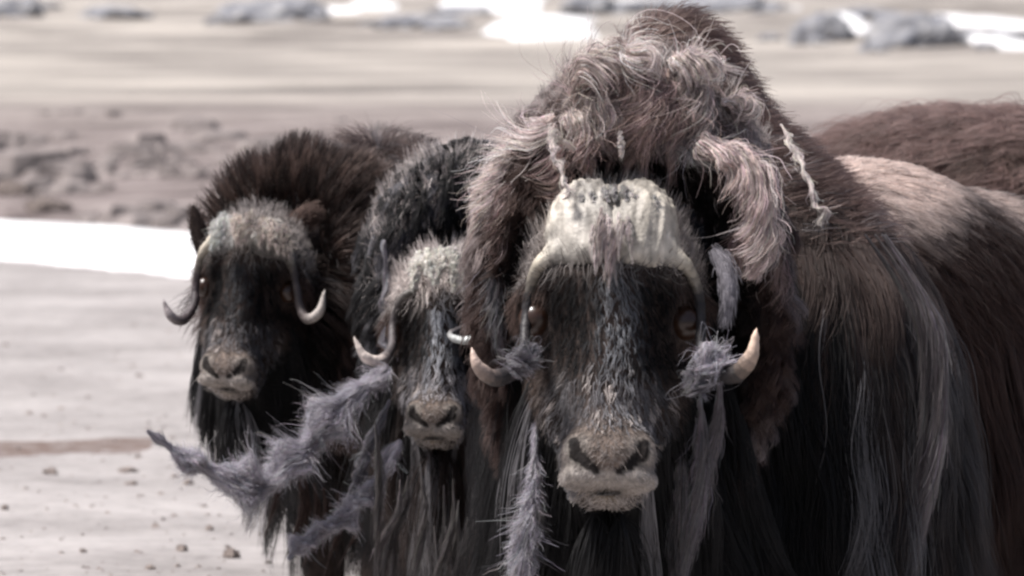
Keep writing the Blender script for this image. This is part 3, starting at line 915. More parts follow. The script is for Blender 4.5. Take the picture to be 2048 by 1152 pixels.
def saddle(ox, N, seed, L=(.05, .11), u0=.35, col=TAN, low=BR, zlow=.86, zhi=1.02, wave=.008, lift=.3, colvar=.5, zcut=.62):
    def w(P):
        bv, hv, av = region(ox, P); q = ox.to_body(P); _, nr = ox.field(P)
        k = (bv < hv - .01) & visible_side(P, nr, -.5)
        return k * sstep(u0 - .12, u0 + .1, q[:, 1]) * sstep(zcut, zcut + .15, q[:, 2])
    P, nr = sample(ox, N, w, seed); g = np.random.default_rng(seed + 7)
    q = ox.to_body(P)
    ln = g.uniform(*L, len(P)) * ox.bs * (1 + .8 * sstep(.95, .75, q[:, 2]))
    comb = norm(ox.u * .55 + np.array([0, 0, -.8]) + nr * .1)
    pts, cid = grow(ox.field, P, nr, ln, comb, K=7, lift=lift, stiff=.7, jit=.08, layer=.003, clump=.45, nclump=N // 22, wave=wave, wfreq=40, seed=seed)
    ch = (cid * .618) % 1.0
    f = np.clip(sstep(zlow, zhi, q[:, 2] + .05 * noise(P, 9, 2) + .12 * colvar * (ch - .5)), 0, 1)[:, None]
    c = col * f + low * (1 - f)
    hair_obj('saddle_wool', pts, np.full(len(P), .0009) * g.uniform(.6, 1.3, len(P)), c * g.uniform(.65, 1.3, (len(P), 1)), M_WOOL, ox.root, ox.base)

def ruff(ox, N, seed, colfn, comb, L=(.08, .18), clump=.8, ncl=24, wave=.012, strand=.0009, lift=.35, tol=.012, mat=None, inner=1., cen=None, wfreq=34):
    def w(P):
        bv, hv, av = region(ox, P); _, nr = ox.field(P)
        return ((av < bv + tol) & (av < hv - .005) & visible_side(P, nr, -.5)).astype(float)
    P, nr = sample(ox, N, w, seed, batch=10); g = np.random.default_rng(seed + 7)
    ln = g.uniform(*L, len(P)) * ox.bs
    cb = norm(comb(P, nr))
    ac = ox.arch_c if hasattr(ox, 'arch_c') else np.mean(ox.arch, 0)
    ln = ln * (inner + (1 - inner) * sstep(-.5, .3, (norm((P - ac) * np.array([1, 0, 1.])) * nr).sum(-1)))
    pts, cid = grow(ox.field, P, nr, ln, cb, K=9, lift=lift, stiff=.72, grav=.12, jit=.09, layer=.006, clump=clump, nclump=N // ncl, wave=wave, wfreq=wfreq, seed=seed, cpow=.6)
    ch = (cid * .618) % 1.0
    c = colfn(P, nr, ch)
    hair_obj('ruff_wool', pts, np.full(len(P), strand) * g.uniform(.6, 1.3, len(P)), c * g.uniform(.65, 1.35, (len(P), 1)), mat or M_HAIR, ox.root, ox.base)

def beard(ox, N, seed, L=(.2, .42), col=DK, col2=BK, pale=.1):
    """long hair under the jaw, throat and cheeks"""
    def w(P):
        bv, hv, av = region(ox, P); h = to_head(ox.fr, P); _, nr = ox.field(P)
        jaw = (hv < bv + .02) & (h[:, 1] < -.09) & (h[:, 2] < -.08) & (h[:, 2] > -.32)
        return (jaw & visible_side(P, nr, -.7)).astype(float)
    P, nr = sample(ox, N, w, seed, batch=12); g = np.random.default_rng(seed + 7)
    ln = g.uniform(*L, len(P)) * ox.fr['s']
    comb = norm(np.array([0, .25, -1.]) + nr * .15)
    pts, cid = grow(ox.field, P, nr, ln, comb, K=8, lift=.25, stiff=.65, grav=.3, jit=.06, layer=.004, clump=.75, nclump=max(N // 40, 2), wave=.008, wfreq=25, seed=seed)
    ch = ((cid * .618) % 1.0)[:, None]
    c = np.where(ch < pale, GREY * .6, np.where(ch < .6, col2, col))
    hair_obj('beard', pts, np.full(len(P), .0009) * g.uniform(.6, 1.3, len(P)), c * g.uniform(.6, 1.4, (len(P), 1)), M_HAIR, ox.root, ox.base)

def face(ox, N, seed, colfn, L=(.012, .030)):
    fr = ox.fr
    def w(P):
        bv, hv, av = region(ox, P); h = to_head(fr, P); x = np.abs(h[:, 0]); _, nr = ox.field(P)
        k = (hv < bv + .015) & visible_side(P, nr, -.25)
        muzz = sstep(-.19, -.225, h[:, 2] + .012 * noise(h, 40, 1)) * sstep(-.045, .01, h[:, 1])
        muzz = np.maximum(muzz, sstep(-.30, -.31, h[:, 2]))
        eye = sstep(.050, .034, np.linalg.norm(np.stack([x - .14, h[:, 1] + .03, h[:, 2] - .01], -1), axis=1))
        return k * (1 - muzz) * (1 - eye)
    P, nr = sample(ox, N, w, seed, batch=12); g = np.random.default_rng(seed + 7)
    h = to_head(fr, P)
    side = np.sign(h[:, :1]) * fr['A'][0][None]
    comb = norm(-fr['A'][2][None] + side * .35 * sstep(.02, .12, np.abs(h[:, :1])) + .25 * np.stack([noise(h, 30, 2), noise(h, 30, 3), noise(h, 30, 4)], -1))
    upw = (sstep(.055, .085, h[:, 2]) * (g.uniform(size=len(P)) < .6))[:, None]; comb = norm(comb * (1 - upw) + (fr['A'][2][None] + side * .3 + fr['A'][1][None] * .35) * upw)
    ln = g.uniform(*L, len(P)) * fr['s'] * (1 + .9 * sstep(-.02, .1, h[:, 2]))
    ln *= 1 - .5 * sstep(-.15, -.22, h[:, 2])
    pts, cid = grow(ox.field, P, nr, ln, comb, K=5, lift=.4, stiff=.65, jit=.14, layer=.002, clump=.5, nclump=N // 7, wave=.003, wfreq=120, seed=seed)
    ch = (cid * .618) % 1.0
    c = colfn(h, ch)
    hair_obj('face_fur', pts, np.full(len(P), .0007) * g.uniform(.6, 1.3, len(P)), c * g.uniform(.6, 1.4, (len(P), 1)), M_FACE, ox.root, ox.base)

def velvet(ox, N, seed):
    """very short hair and whiskers on the muzzle"""
    fr = ox.fr
    def w(P):
        bv, hv, av = region(ox, P); h = to_head(fr, P); _, nr = ox.field(P)
        return (hv < bv + .01) * sstep(-.17, -.21, h[:, 2]) * sstep(-.08, -.03, h[:, 1]) * visible_side(P, nr, -.2)
    P, nr = sample(ox, N, w, seed); g = np.random.default_rng(seed); h = to_head(fr, P); ax_ = np.abs(h[:, 0])
    dn = chain(np.stack([ax_, h[:, 2]], -1), [(.060, -.234), (.056, -.254), (.036, -.272), (.018, -.283)], [.010, .0125, .0095, .0065])
    k = dn > .001; P, nr, h, ax_ = P[k], nr[k], h[k], ax_[k]
    ln = g.uniform(.003, .007, len(P)) * fr['s']; ln[g.uniform(size=len(P)) < .012] *= 5
    comb = norm(-fr['A'][2][None] + np.sign(h[:, :1]) * fr['A'][0][None] * .8)
    pts, cid = grow(ox.field, P, nr, ln, comb, K=4, lift=.25, stiff=.6, jit=.1, layer=.0006, clump=.3, nclump=len(P) // 8, seed=seed)
    c = np.tile(np.array([.085, .07, .062]), (len(P), 1))
    up = sstep(-.21, -.24, h[:, 2])[:, None]; c = c * (1 - up) + np.array([.24, .205, .185]) * up
    lip = sstep(-.278, -.288, h[:, 2])[:, None]; c = c * (1 - lip) + np.array([.40, .355, .325]) * lip
    c = c * np.clip(1 + .22 * noise(h, 50, 4), .3, 1.6)[:, None]
    hair_obj('muzzle_fur', pts, np.full(len(P), .0006) * g.uniform(.6, 1.2, len(P)), c * g.uniform(.6, 1.35, (len(P), 1)), M_FACE, ox.root, ox.base)

def face_col(h, ch, stripe=1., forehead=PALE, speck=.35, grey=1.):
    x = np.abs(h[:, 0]); a = h[:, 2]
    c = np.tile(BK * 1.3, (len(h), 1))
    def mix(w, col):
        nonlocal c
        w = np.clip(w, 0, 1)[:, None]; c = c * (1 - w) + np.asarray(col) * w
    mix(sstep(.06, .01, np.abs(h[:, 0] - .012 - .02 * noise(h, 18, 6)) + .03 * (ch - .5)) * stripe * .75, np.array([.20, .205, .22]) * grey)
    mix(sstep(.06, .12, a) * .85, forehead * .75)
    mix(sstep(-.08, -.13, a + .03 * (ch - .5)) * (.35 + speck * (ch > .5)), GREY * .75 * grey)
    mix(sstep(-.08, -.13, a) * (ch < .14), PALE * .8)
    mix(sstep(.09, .13, x) * sstep(-.05, -.09, a), np.array([.05, .033, .026]))
    mix(sstep(.10, .125, x) * sstep(-.05, -.02, a) * sstep(.09, .05, a) * .85, BR * 1.1)
    return c

# ---- the big bull in front
BULL_H = at(1222, 640, 8.85)
bull_fr = head_frame(BULL_H, 0, 17, 1.5, 1.05)
def AP(px, py, D): return at(px, py, D)
bull_arch = [AP(1030, 830, 9.10), AP(1012, 700, 9.08), AP(1002, 580, 9.06), AP(1022, 470, 9.06), AP(1052, 380, 9.07), AP(1110, 305, 9.08), AP(1195, 250, 9.10), AP(1290, 232, 9.12),
             AP(1380, 258, 9.10), AP(1445, 325, 9.09), AP(1488, 430, 9.08), AP(1505, 580, 9.08), AP(1498, 720, 9.1), AP(1455, 860, 9.14)]
bull_ar = [.022, .025, .028, .046, .058, .070, .088, .096, .088, .068, .050, .042, .04, .04]
bull = make_ox('huge shaggy bull with pale horn boss and a woolly ruff, in front of the herd', (.33, 9.62), 33, 1.0, bull_fr, bull_arch, bull_ar,
               parts=dict(barrel_h=.41, barrel_w=.34, hide_top=1., sh_c=(.10, .03, .73), sh_r=(.46, .31, .42), hump_c=(-.02, .0, 1.12), hump_r=(.14, .20, .325), hump_k=.08))
D0 = 8.85
horn(bull, [AP(1340, 505, D0 + .02), AP(1372, 530, D0 + .02), AP(1395, 580, D0 + .04), AP(1402, 640, D0 + .03), AP(1402, 700, D0 - .02), AP(1420, 742, D0 - .09), AP(1470, 748, D0 - .13), AP(1503, 712, D0 - .15), AP(1513, 656, D0 - .15)],
     [.014, .012, .010, .009, .010, .014, .017, .013, .003], (.030, -.02, .120), (.086, .088, .138), .20, side=1, tipcol=(.62, .46, .36), midcol=(.022, .019, .020), bosscol=(.53, .485, .42), tipfrac=.74)
horn(bull, [AP(1108, 505, D0 + .02), AP(1078, 530, D0 + .02), AP(1060, 580, D0 + .04), AP(1052, 640, D0 + .03), AP(1048, 700, D0 - .02), AP(1030, 740, D0 - .09), AP(990, 756, D0 - .13), AP(957, 734, D0 - .15), AP(942, 694, D0 - .15)],
     [.014, .012, .010, .009, .010, .014, .015, .011, .003], (-.030, -.02, .120), (.086, .088, .138), -.20, side=2, tipcol=(.5, .38, .32), midcol=(.022, .019, .020), bosscol=(.49, .455, .405), tipfrac=.72)
ear(bull, [AP(1425, 500, 8.93), AP(1450, 530, 8.90), AP(1458, 590, 8.88), AP(1450, 650, 8.88)], .014, .005, LAV * .8, 5)
AC = AP(1240, 560, 9.05)
def bull_comb(P, nr):
    o = norm((P - AC) * np.array([1, 0, 1.]))
    topness = sstep(.1, .3, P[:, 2:3] - AC[2])
    return np.array([0, -.25, -1.]) + o * .35 * (1 - topness) + np.array([-.1, -.2, 0]) * topness
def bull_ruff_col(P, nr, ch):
    lx = sstep(-.12, -.24, P[:, 0] - AC[0]) ; top = sstep(.22, .36, P[:, 2] - AC[2])  # lx: light on the outer left rim, painted into the wool
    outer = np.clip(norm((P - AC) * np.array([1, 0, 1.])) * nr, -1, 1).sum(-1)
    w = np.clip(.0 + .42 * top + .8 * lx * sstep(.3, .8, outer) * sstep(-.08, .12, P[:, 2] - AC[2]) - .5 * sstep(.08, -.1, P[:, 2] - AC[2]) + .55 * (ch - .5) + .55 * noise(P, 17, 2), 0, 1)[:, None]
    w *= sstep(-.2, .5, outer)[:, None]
    return np.array([.040, .022, .018]) * (.12 + .8 * sstep(-.3, .4, outer))[:, None] * (1 - w) + np.array([.46, .37, .35]) * w  # inward-facing wool darkened, painting in the shadow of the ruff's hollow
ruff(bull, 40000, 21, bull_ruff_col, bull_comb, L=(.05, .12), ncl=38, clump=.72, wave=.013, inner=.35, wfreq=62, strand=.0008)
face(bull, 15000, 22, lambda h, ch: face_col(h, ch), L=(.012, .03))
crest(bull, 16000, 23, L=(.05, .10), col=np.array([.12, .070, .058]), col2=np.array([.03, .017, .014]), lift=.5, zmin=1.10, umax=.26, tipgrey=.1)
saddle(bull, 36000, 24, u0=.20, L=(.04, .09), zlow=1.01, zhi=1.15, zcut=.74, colvar=.35, col=np.array([.66, .53, .47]), low=np.array([.028, .014, .011]))  # natural pale saddle; its narrow top band also paints in the lit rim
skirt(bull, 46000, 25, L=(.30, .55), pale=.07, col=np.array([.034, .0295, .0305]))
beard(bull, 7000, 26, L=(.2, .42), pale=.05, col=BK * 1.5)

# ---- the young ox in the middle
mid_fr = head_frame(at(878, 668, 10.3), -5, 17, 1, .74)
mid_arch = [AP(800, 800, 10.5), AP(780, 700, 10.5), AP(775, 590, 10.5), AP(782, 490, 10.52), AP(815, 425, 10.55), AP(870, 375, 10.58), AP(950, 345, 10.6), AP(1000, 430, 10.55), AP(1005, 560, 10.5), AP(1000, 720, 10.5)]
mid_ar = [.035, .035, .035, .04, .05, .06, .06, .05, .045, .04]
mid = make_ox('small grey-faced musk ox in the middle, wool streaming off its side', (.02, 10.98), 18, .80, mid_fr, mid_arch, mid_ar, parts=dict(sh_r=(.40, .42, .44), hump_r=(.22, .34, .33), neck_r=.24))
D1 = 10.3
horn(mid, [AP(830, 580, D1), AP(800, 600, D1), AP(786, 650, D1 + .01), AP(783, 695, D1 - .04), AP(760, 722, D1 - .08), AP(728, 712, D1 - .1), AP(708, 674, D1 - .1)], [.008, .008, .008, .009, .012, .010, .003],
     side=3, tipcol=(.60, .52, .47), midcol=(.06, .05, .05), basecol=(.10, .09, .08))
horn(mid, [AP(915, 580, D1), AP(945, 600, D1), AP(948, 640, D1 - .05), AP(900, 668, D1 - .15), AP(925, 681, D1 - .18), AP(952, 674, D1 - .19), AP(969, 650, D1 - .19)], [.008, .008, .006, .006, .008, .007, .003],
     side=4, tipcol=(.58, .6, .58), midcol=(.07, .06, .06), basecol=(.10, .09, .08), tipfrac=.45)
MC = AP(885, 640, 10.5)
def mid_comb(P, nr):
    o = norm((P - MC) * np.array([1, 0, 1.])); return np.array([-.1, -.1, -1.]) + o * .4
ruff(mid, 13000, 31, lambda P, nr, ch: np.where((ch > .75)[:, None], LAV * .30, BK * 1.3), mid_comb, L=(.05, .12))
face(mid, 9000, 32, lambda h, ch: face_col(h, ch, 1.4, PALE * 1.7, .6, 1.7), L=(.018, .045))
crest(mid, 9000, 33, L=(.06, .12), col=np.array([.03, .027, .032]), zmin=1.1)
skirt(mid, 22000, 35, L=(.30, .55), wind=(-.18, 0, 0), pale=.2)
beard(mid, 6000, 36, L=(.2, .5), pale=.2)

# ---- the dark ox at left
left_fr = head_frame(at(484, 578, 10.8), -14, 17, 3, .75)
left_arch = [AP(440, 440, 11.02), AP(510, 390, 11.02), AP(600, 365, 11.03), AP(690, 395, 11.0), AP(715, 490, 10.98), AP(735, 600, 10.98), AP(730, 720, 11.0), AP(690, 820, 11.02)]
left_ar = [.015, .035, .045, .055, .06, .055, .05, .045]
left = make_ox('dark bristly-maned musk ox standing at the left, upturned horn tips', (-.31, 11.5), 5, .825, left_fr, left_arch, left_ar, parts=dict(sh_r=(.38, .42, .42), hump_r=(.25, .34, .34), neck_r=.24))
D2 = 10.8
horn(left, [AP(545, 470, D2), AP(578, 510, D2), AP(592, 570, D2 - .02), AP(600, 615, D2 - .06), AP(616, 638, D2 - .1), AP(640, 622, D2 - .12), AP(650, 580, D2 - .12)], [.010, .009, .008, .009, .011, .010, .003],
     (.050, -.02, .125), (.078, .078, .105), .12, side=5, bosscol=(.20, .185, .175), tipcol=(.40, .36, .33), midcol=(.05, .038, .036), tipfrac=.6)
horn(left, [AP(430, 470, D2), AP(402, 510, D2), AP(392, 570, D2 + .02), AP(388, 610, D2 + .0), AP(366, 640, D2 - .03), AP(342, 632, D2 - .05), AP(326, 598, D2 - .05)], [.010, .009, .008, .009, .011, .010, .003],
     (-.050, -.02, .125), (.078, .078, .105), -.12, side=6, bosscol=(.22, .215, .21), tipcol=(.25, .22, .22), midcol=(.04, .03, .032), tipfrac=.65)
ear(left, [AP(575, 470, 10.95), AP(610, 435, 10.93), AP(640, 415, 10.92)], .028, .006, BR * 1.2, 7)
ear(left, [AP(412, 520, 10.92), AP(398, 465, 10.92), AP(386, 410, 10.92)], .020, .006, DK * 1.6, 8)
LC = AP(560, 620, 11.0)
def left_comb(P, nr):
    o = norm((P - LC) * np.array([1, 0, 1.])); return np.array([.0, -.1, -.5]) * sstep(.25, .0, P[:, 2:3] - LC[2]) + o * .8
ruff(left, 15000, 41, lambda P, nr, ch: DK[None] * (1 - (ch > .5)[:, None]) + (BR * 1.1)[None] * (ch > .5)[:, None], left_comb, L=(.05, .10), lift=.55, clump=.5, ncl=9, wave=.006)
face(left, 8000, 42, lambda h, ch: face_col(h, ch, .3, PALE * .9, .3), L=(.014, .032))
crest(left, 14000, 43, L=(.06, .13), col=np.array([.055, .034, .030]), tipgrey=.05, zmin=.92, lift=.85, back=.1)
skirt(left, 16000, 45, L=(.17, .32), pale=.03, zmax=1.0)
beard(left, 4500, 46, L=(.18, .34), pale=.02, col=BK * 1.5)

# ---- the ox behind, at the right edge
back_fr = head_frame(at(2900, 560, 12.1), 75, 17, 0, .78)
back = make_ox('curly brown-backed musk ox half hidden behind the bull at the right edge', (2.52, 12.3), 270, 1.14, back_fr, parts=dict(hump_r=(.22, .34, .30)), fine=.012)
for sx in (-1, 1):
    horn(back, [from_head(back_fr, (sx * a_, b_, c_)) for a_, b_, c_ in [(.08, .01, .16), (.15, .0, .1), (.17, -.02, .0), (.18, .03, -.08), (.23, .08, -.1), (.26, .1, -.02)]], [.022, .025, .02, .018, .014, .003],
         (sx * .06, .01, .165), (.07, .05, .09), sx * .2, side=7, fine=.008)
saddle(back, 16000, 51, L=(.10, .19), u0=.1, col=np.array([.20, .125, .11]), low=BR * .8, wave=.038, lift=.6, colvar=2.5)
skirt(back, 8000, 52, L=(.25, .4))
crest(back, 4000, 53, zmin=1.0)
face(back, 1500, 54, lambda h, ch: face_col(h, ch))

# ---- locks of shed wool
S1 = [(775, 735), (720, 785), (645, 850), (600, 905), (545, 955), (470, 962), (390, 928), (340, 895), (295, 862)]
def wisp(ox, pts, rad, N, col, seed, D, slope=0., **kw):
    kw = dict(dict(fuzz=.55, wind=4, Lr=(.07, .30), lumpy=1.0, cf=.48, tail=.35, colvar=.35, strand=.0008), **kw)
    return rope(ox, 'wool_lock', [AP(x, y, D + slope * k) for k, (x, y) in enumerate(pts)], rad, N, col, seed, **kw)
gs_ = np.random.default_rng(3)
prof = np.array([.35, .7, .9, .9, .9, .9, .9, .8, .7])
def bundle(ox, path, prof, n_, spread, r0, N, col, seed, D, slope, label=None):
    for q in range(n_):
        o1, o2 = gs_.normal(size=2) * spread; k0 = 0 if q < 3 else gs_.integers(0, 3); k1 = len(path) - (0 if q < 2 else gs_.integers(0, 4))
        pp = [(x + (o1 + gs_.normal() * spread * .45) * prof[k], y + (o2 + gs_.normal() * spread * .45) * prof[k]) for k, (x, y) in enumerate(path)][k0:k1]
        pr = np.interp(np.linspace(0, 1, len(pp)), [0, .15, .6, .85, 1], [.25, .8, 1, .6, .1]) * r0 * gs_.uniform(.6, 1.3)
        wisp(ox, pp, list(pr), N, col * gs_.uniform(.6, 1.25), seed + q, D + gs_.uniform(-.03, .03), slope, label=label if q == 0 else None, fuzz=.5, cf=.3, lumpy=1.2, Lr=(.15, .45), wind=6, colvar=.5)
rope(mid, 'wool_lock', [AP(x, y, 10.2 - .03 * k) for k, (x, y) in enumerate(S1)], [.010, .022, .030, .029, .030, .028, .019, .009, .0015], 11000, LAV * 1.45, 61, fuzz=.8, wind=7, Lr=(.025, .09), lumpy=1.0, cf=.5, wig=.18, colvar=.35, strand=.0005, label='longest grey wool streamer blowing left')
rope(mid, 'wool_lock', [AP(x, y, 10.18 - .02 * k) for k, (x, y) in enumerate([(800, 880), (750, 970), (705, 1020), (655, 1058), (605, 1085), (578, 1118)])], [.006, .017, .019, .015, .015, .003], 6000, LAV * 1.4, 75, fuzz=.8, wind=7, Lr=(.03, .11), lumpy=1.0, cf=.5, wig=.3, colvar=.35, strand=.0005, label='lower grey wool streamer')
wisp(mid, [(780, 800), (735, 900), (715, 960), (690, 1010)], [.004, .012, .010, .002], 900, LAV * .6, 73, 10.2)
g_ = np.random.default_rng(15)
for k in range(20):      # stringy locks under the middle ox
    x0 = g_.uniform(745, 1020); y0 = g_.uniform(925, 1060) if 795 < x0 < 955 else g_.uniform(800, 1000); ln = g_.uniform(120, 300); sw = g_.uniform(-50, 25)
    wisp(mid, [(x0, y0), (x0 + sw * .2 + g_.uniform(-12, 12), y0 + ln * .35), (x0 + sw * .6 + g_.uniform(-14, 14), y0 + ln * .7), (x0 + sw, y0 + ln)], [.0006, g_.uniform(.004, .008), .006, .001], 220, np.array([.10, .088, .086]) * g_.uniform(.4, 1.2), 300 + k, g_.uniform(10.05, 10.2), cf=.06, lumpy=.3, Lr=(.25, .7), fuzz=1.2)
for k in range(8):      # hair ends below the left ox
    x0 = g_.uniform(500, 720); y0 = 900 + (x0 - 480) * .45; ln = g_.uniform(70, 140)
    wisp(left, [(x0, y0), (x0 + 5, y0 + ln * .5), (x0 - 12 + g_.uniform(-15, 15), y0 + ln)], [.003, .007, .001], 160, DK * 2.5, 330 + k, 10.9, cf=.06, lumpy=.3, Lr=(.25, .7), fuzz=.9)
for k, (x0, y0, ln, sw, r0, cc) in enumerate([(1400, 800, 330, -30, .016, .8), (1370, 860, 300, -10, .014, .6), (1440, 760, 260, -40, .010, .7), (1345, 900, 240, 0, .010, .5), (1095, 840, 300, -30, .012, .5), (1130, 900, 260, 10, .008, .4),
                                              (1180, 1010, 150, 5, .003, .6), (1215, 1060, 100, -5, .003, .9)]):
    pts = [(x0, y0), (x0 + sw * .2 + g_.uniform(-10, 10), y0 + ln * .33), (x0 + sw * .6 + g_.uniform(-10, 10), y0 + ln * .66), (x0 + sw, y0 + ln)]
    wisp(bull, pts, [r0 * .3, r0, r0 * .9, r0 * .4], int(60000 * r0) + 150, np.array([.19, .17, .175]) * cc, 350 + k, 8.92 if x0 < 1460 else 9.12, cf=.06, lumpy=.3, fuzz=.9, wig=0., Lr=(.25, .7), wind=1.5)
for k, (ddx, r0, cc) in enumerate([(0, .008, .75), (-14, .006, .45), (-34, .006, .3), (6, .004, .6)]):
    wisp(bull, [(1765 + ddx, 470), (1835 + ddx, 575), (1876 + ddx, 670), (1884 + ddx, 800), (1872 + ddx, 930), (1845 + ddx, 1050), (1815 + ddx, 1190)], [.002, r0 * .6, r0, r0, r0 * 1.2, r0, r0 * .7], 900, np.array([.20, .175, .18]) * cc, 380 + k, 9.24, cf=.2, lumpy=.5, Lr=(.1, .4), fuzz=1.2)
rope(mid, 'wool_lock', [AP(770, 480, 10.42), AP(772, 600, 10.4), AP(775, 690, 10.35), AP(765, 760, 10.3)], [.003, .006, .006, .002], 500, LAV * .7, 63, fuzz=1.5, cf=.2, Lr=(.15, .5), wig=.8)
rope(bull, 'wool_lock', [AP(1400, 285, 8.95), AP(1470, 320, 8.92), AP(1512, 370, 8.90), AP(1522, 440, 8.90), AP(1520, 500, 8.91), AP(1508, 548, 8.92)],
     [.020, .026, .024, .022, .022, .008], 3000, np.array([.50, .40, .38]), 64, fuzz=1.0, wind=4, Lr=(.15, .5), lumpy=.9, cf=.35, colvar=.45, label='thick pale wool rope down the right of the ruff')
rope(bull, 'wool_lock', [AP(1150, 300, 8.93), AP(1108, 270, 8.90), AP(1108, 310, 8.88), AP(1126, 350, 8.86), AP(1134, 395, 8.84)],
     [.002, .007, .005, .003, .008], 420, PALE * 1.1, 65, fuzz=1.3, strand=.0006, lumpy=1.3, cf=.4, wig=.5)
rope(bull, 'wool_lock', [AP(1562, 250, 9.42), AP(1588, 300, 9.36), AP(1612, 350, 9.3), AP(1632, 405, 9.27), AP(1652, 445, 9.25)],
     [.002, .006, .003, .005, .009], 420, PALE * .95, 66, fuzz=1.4, strand=.0006, lumpy=1.3, cf=.4, wig=.7)
rope(bull, 'wool_lock', [AP(1240, 262, 8.93), AP(1242, 290, 8.92), AP(1243, 316, 8.92)], [.003, .007, .004], 150, PALE * 1.3, 68, fuzz=.2, strand=.0006)
rope(bull, 'wool_lock', [AP(1075, 790, 8.92), AP(1070, 900, 8.9), AP(1064, 990, 8.88), AP(1048, 1070, 8.86), AP(1040, 1175, 8.86)], [.003, .007, .013, .022, .022], 2000, LAV * 1.25, 69, fuzz=1.0, Lr=(.04, .14), lumpy=.8, cf=.35, colvar=.4, wind=4, strand=.0006)
for k, (x0, y0, x1, y1, r0, cc) in enumerate([(1412, 690, 1432, 752, .016, 1.5), (1405, 725, 1450, 735, .014, 1.2), (1052, 700, 1020, 752, .012, .7), (1065, 690, 1040, 740, .012, .5), (1380, 740, 1405, 790, .014, .5)]):
    rope(bull, 'wool_tuft', [AP(x0, y0, 8.80), AP((x0 + x1) / 2 + 4, (y0 + y1) / 2, 8.74), AP(x1, y1, 8.73)], [r0 * .5, r0, r0 * .4], 600, LAV * cc, 460 + k, fuzz=1.4, wind=5, strand=.0007, Lr=(.2, .6), lumpy=1., cf=.35, wig=.4, colvar=.4)
WP = np.array([.64, .53, .495]); WB = np.array([.25, .18, .165])
tufts = [([(1150, 190), (1165, 140), (1205, 108), (1235, 112)], .024, WP * 1.1), ([(1232, 128), (1262, 100), (1300, 98), (1318, 118)], .022, WP * 1.05), ([(1325, 112), (1368, 104), (1405, 118), (1432, 128)], .018, WP),
         ([(1400, 118), (1425, 112), (1432, 132), (1412, 140)], .012, WP * 1.3), ([(1440, 190), (1475, 188), (1496, 208), (1480, 232)], .016, WP), ([(1455, 232), (1470, 262), (1490, 300), (1500, 345)], .018, WP * .8),
         ([(1120, 215), (1145, 235), (1190, 245), (1215, 290)], .018, WP * .7), ([(1175, 150), (1190, 190), (1230, 215), (1238, 262)], .018, WP * .9),
         ([(1262, 125), (1258, 190), (1272, 250), (1262, 318)], .020, WB * 1.4), ([(1292, 118), (1300, 190), (1290, 250), (1298, 322)], .022, WB * 1.1), ([(1328, 118), (1345, 190), (1350, 250), (1338, 318)], .022, WB * 1.6),
         ([(1365, 130), (1395, 190), (1408, 250), (1400, 300)], .020, WP * .75), ([(1225, 140), (1212, 200), (1222, 260), (1215, 312)], .016, WB * .9), ([(1185, 215), (1168, 262), (1178, 300), (1170, 340)], .016, WB * 1.2),
         ([(1130, 250), (1110, 300), (1098, 350), (1080, 390)], .018, WB * .9), ([(1340, 285), (1380, 300), (1415, 318), (1448, 322)], .014, np.array([.34, .33, .33])),
         ([(1070, 265), (1020, 310), (985, 370), (955, 440)], .022, WP * .95), ([(1040, 300), (990, 350), (962, 410), (948, 470)], .018, WP * 1.1), ([(1055, 330), (1015, 390), (990, 460), (985, 530)], .016, WB * 1.2),
         ([(1105, 215), (1072, 250), (1040, 285), (1010, 330)], .022, WP * .85), ([(1460, 380), (1478, 440), (1484, 500), (1476, 560)], .014, WB), ([(1535, 420), (1548, 500), (1545, 580), (1550, 650)], .014, WB * .9),
         ([(980, 500), (975, 570), (985, 640), (995, 720)], .012, GREY * .6)]
for k, (pp, r0, cc) in enumerate(tufts):
    dz = [0, -.03, -.03, -.015]
    jd = g_.uniform(-.015, .02); rs = r0 * g_.uniform(.7, .95)
    rope(bull, 'wool_tuft', [AP(x_ + g_.uniform(-14, 14), y_ + 12 + g_.uniform(-10, 10), 9.0 + dd + jd + (.04 if x_ < 1060 or x_ > 1440 else 0)) for (x_, y_), dd in zip(pp, dz)], [rs * .4, rs, rs * .9, rs * .2], int(52000 * rs),
         cc * g_.uniform(.7, 1.3), 180 + k, fuzz=2.0, wind=5, strand=.0007, colvar=.5, Lr=(.15, .5), lumpy=.9, cf=.16, tail=.5)

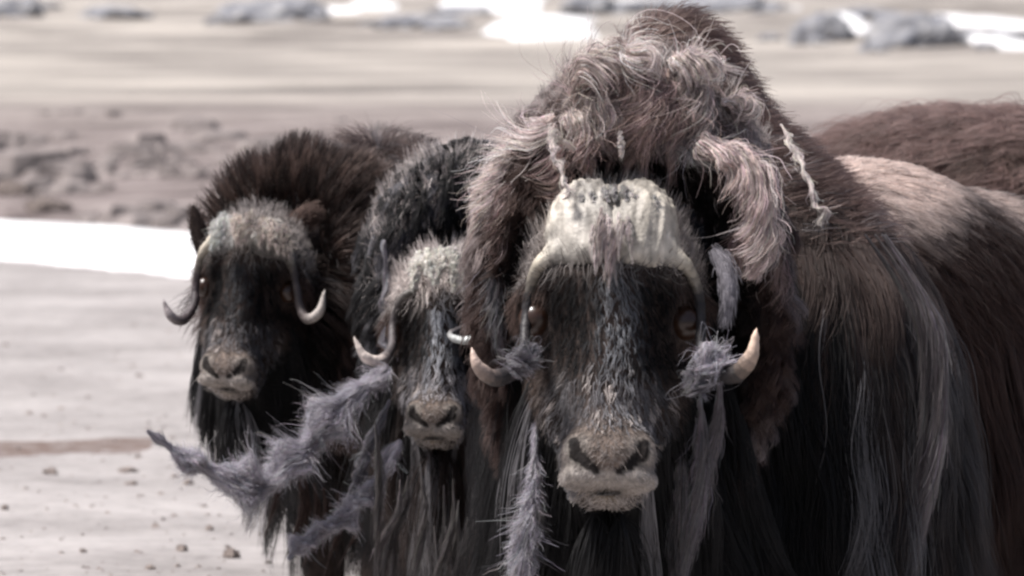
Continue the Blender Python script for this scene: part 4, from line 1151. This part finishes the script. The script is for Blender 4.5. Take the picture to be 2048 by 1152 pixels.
# pale tufts on foreheads and boss tops
g_ = np.random.default_rng(5)
for k in range(9):
    x0 = 828 + 13 * k + g_.uniform(-5, 5); y0 = 505 + g_.uniform(-8, 10) + 10 * abs(k - 4) / 4
    rope(mid, 'forehead_tuft', [AP(x0, y0 - 8, 10.27), AP(x0 + g_.uniform(-8, 8), y0 + 22, 10.22), AP(x0 + g_.uniform(-14, 14), y0 + 62, 10.20)], [.006, .012, .004], 320, np.array([.60, .57, .52]) * g_.uniform(.75, 1.1), 100 + k, fuzz=.6, wind=3, strand=.0007)
for k in range(8):
    x0 = 1168 + 20 * k + g_.uniform(-6, 6); y0 = 378 + 1.1 * abs(k - 3.5) ** 2 + g_.uniform(-5, 5)
    rope(bull, 'forehead_tuft', [AP(x0, y0 - 6, 8.93), AP(x0 + g_.uniform(-8, 8), y0 + 6, 8.88), AP(x0 + g_.uniform(-10, 10), y0 + 24, 8.86)], [.004, .009, .003], 220, np.array([.36, .34, .33]) * g_.uniform(.6, 1.2), 120 + k, fuzz=.6, wind=3, strand=.0007)
for k in range(4):
    x0 = 1196 + 12 * k + g_.uniform(-8, 8); y0 = 415 + 14 * k
    rope(bull, 'forehead_tuft', [AP(x0, y0, 8.83), AP(x0 + g_.uniform(-5, 5), y0 + 40, 8.79), AP(x0 + g_.uniform(-8, 8), y0 + 95, 8.77)], [.003, .007, .002], 200, np.array([.36, .29, .275]) * g_.uniform(.6, 1.0), 140 + k, fuzz=1.0, wind=2, strand=.0006, Lr=(.3, .8), lumpy=.4, cf=.3, flat=.5)

velvet(bull, 6000, 401); velvet(mid, 4000, 402); velvet(left, 4000, 403)

for k in range(12):
    x0 = 425 + 14 * k + g_.uniform(-6, 6); y0 = 428 + 1.3 * abs(k - 5) ** 1.8 + g_.uniform(-8, 8)
    rope(left, 'forehead_tuft', [AP(x0, y0 - 4, 10.78), AP(x0 + g_.uniform(-8, 8), y0 + 20, 10.73), AP(x0 + g_.uniform(-12, 12), y0 + 58, 10.71)], [.005, .011, .003], 260, (np.array([.54, .54, .51]) if k < 3 else np.array([.54, .46, .41])) * g_.uniform(.5, 1.0), 420 + k, fuzz=1.0, wind=3, strand=.0007, cf=.25, lumpy=.8)
for k in range(7):
    x0 = 1185 + 12 * k + g_.uniform(-8, 8); y0 = 440 + g_.uniform(-30, 50)
    rope(bull, 'forehead_tuft', [AP(x0, y0, 8.835), AP(x0 + g_.uniform(-5, 5), y0 + 30, 8.80), AP(x0 + g_.uniform(-8, 8), y0 + 80, 8.78)], [.002, .006, .001], 150, np.array([.42, .36, .345]) * g_.uniform(.6, 1.1), 440 + k, fuzz=1.4, wind=3, strand=.0006, Lr=(.2, .6), lumpy=.8, cf=.2)
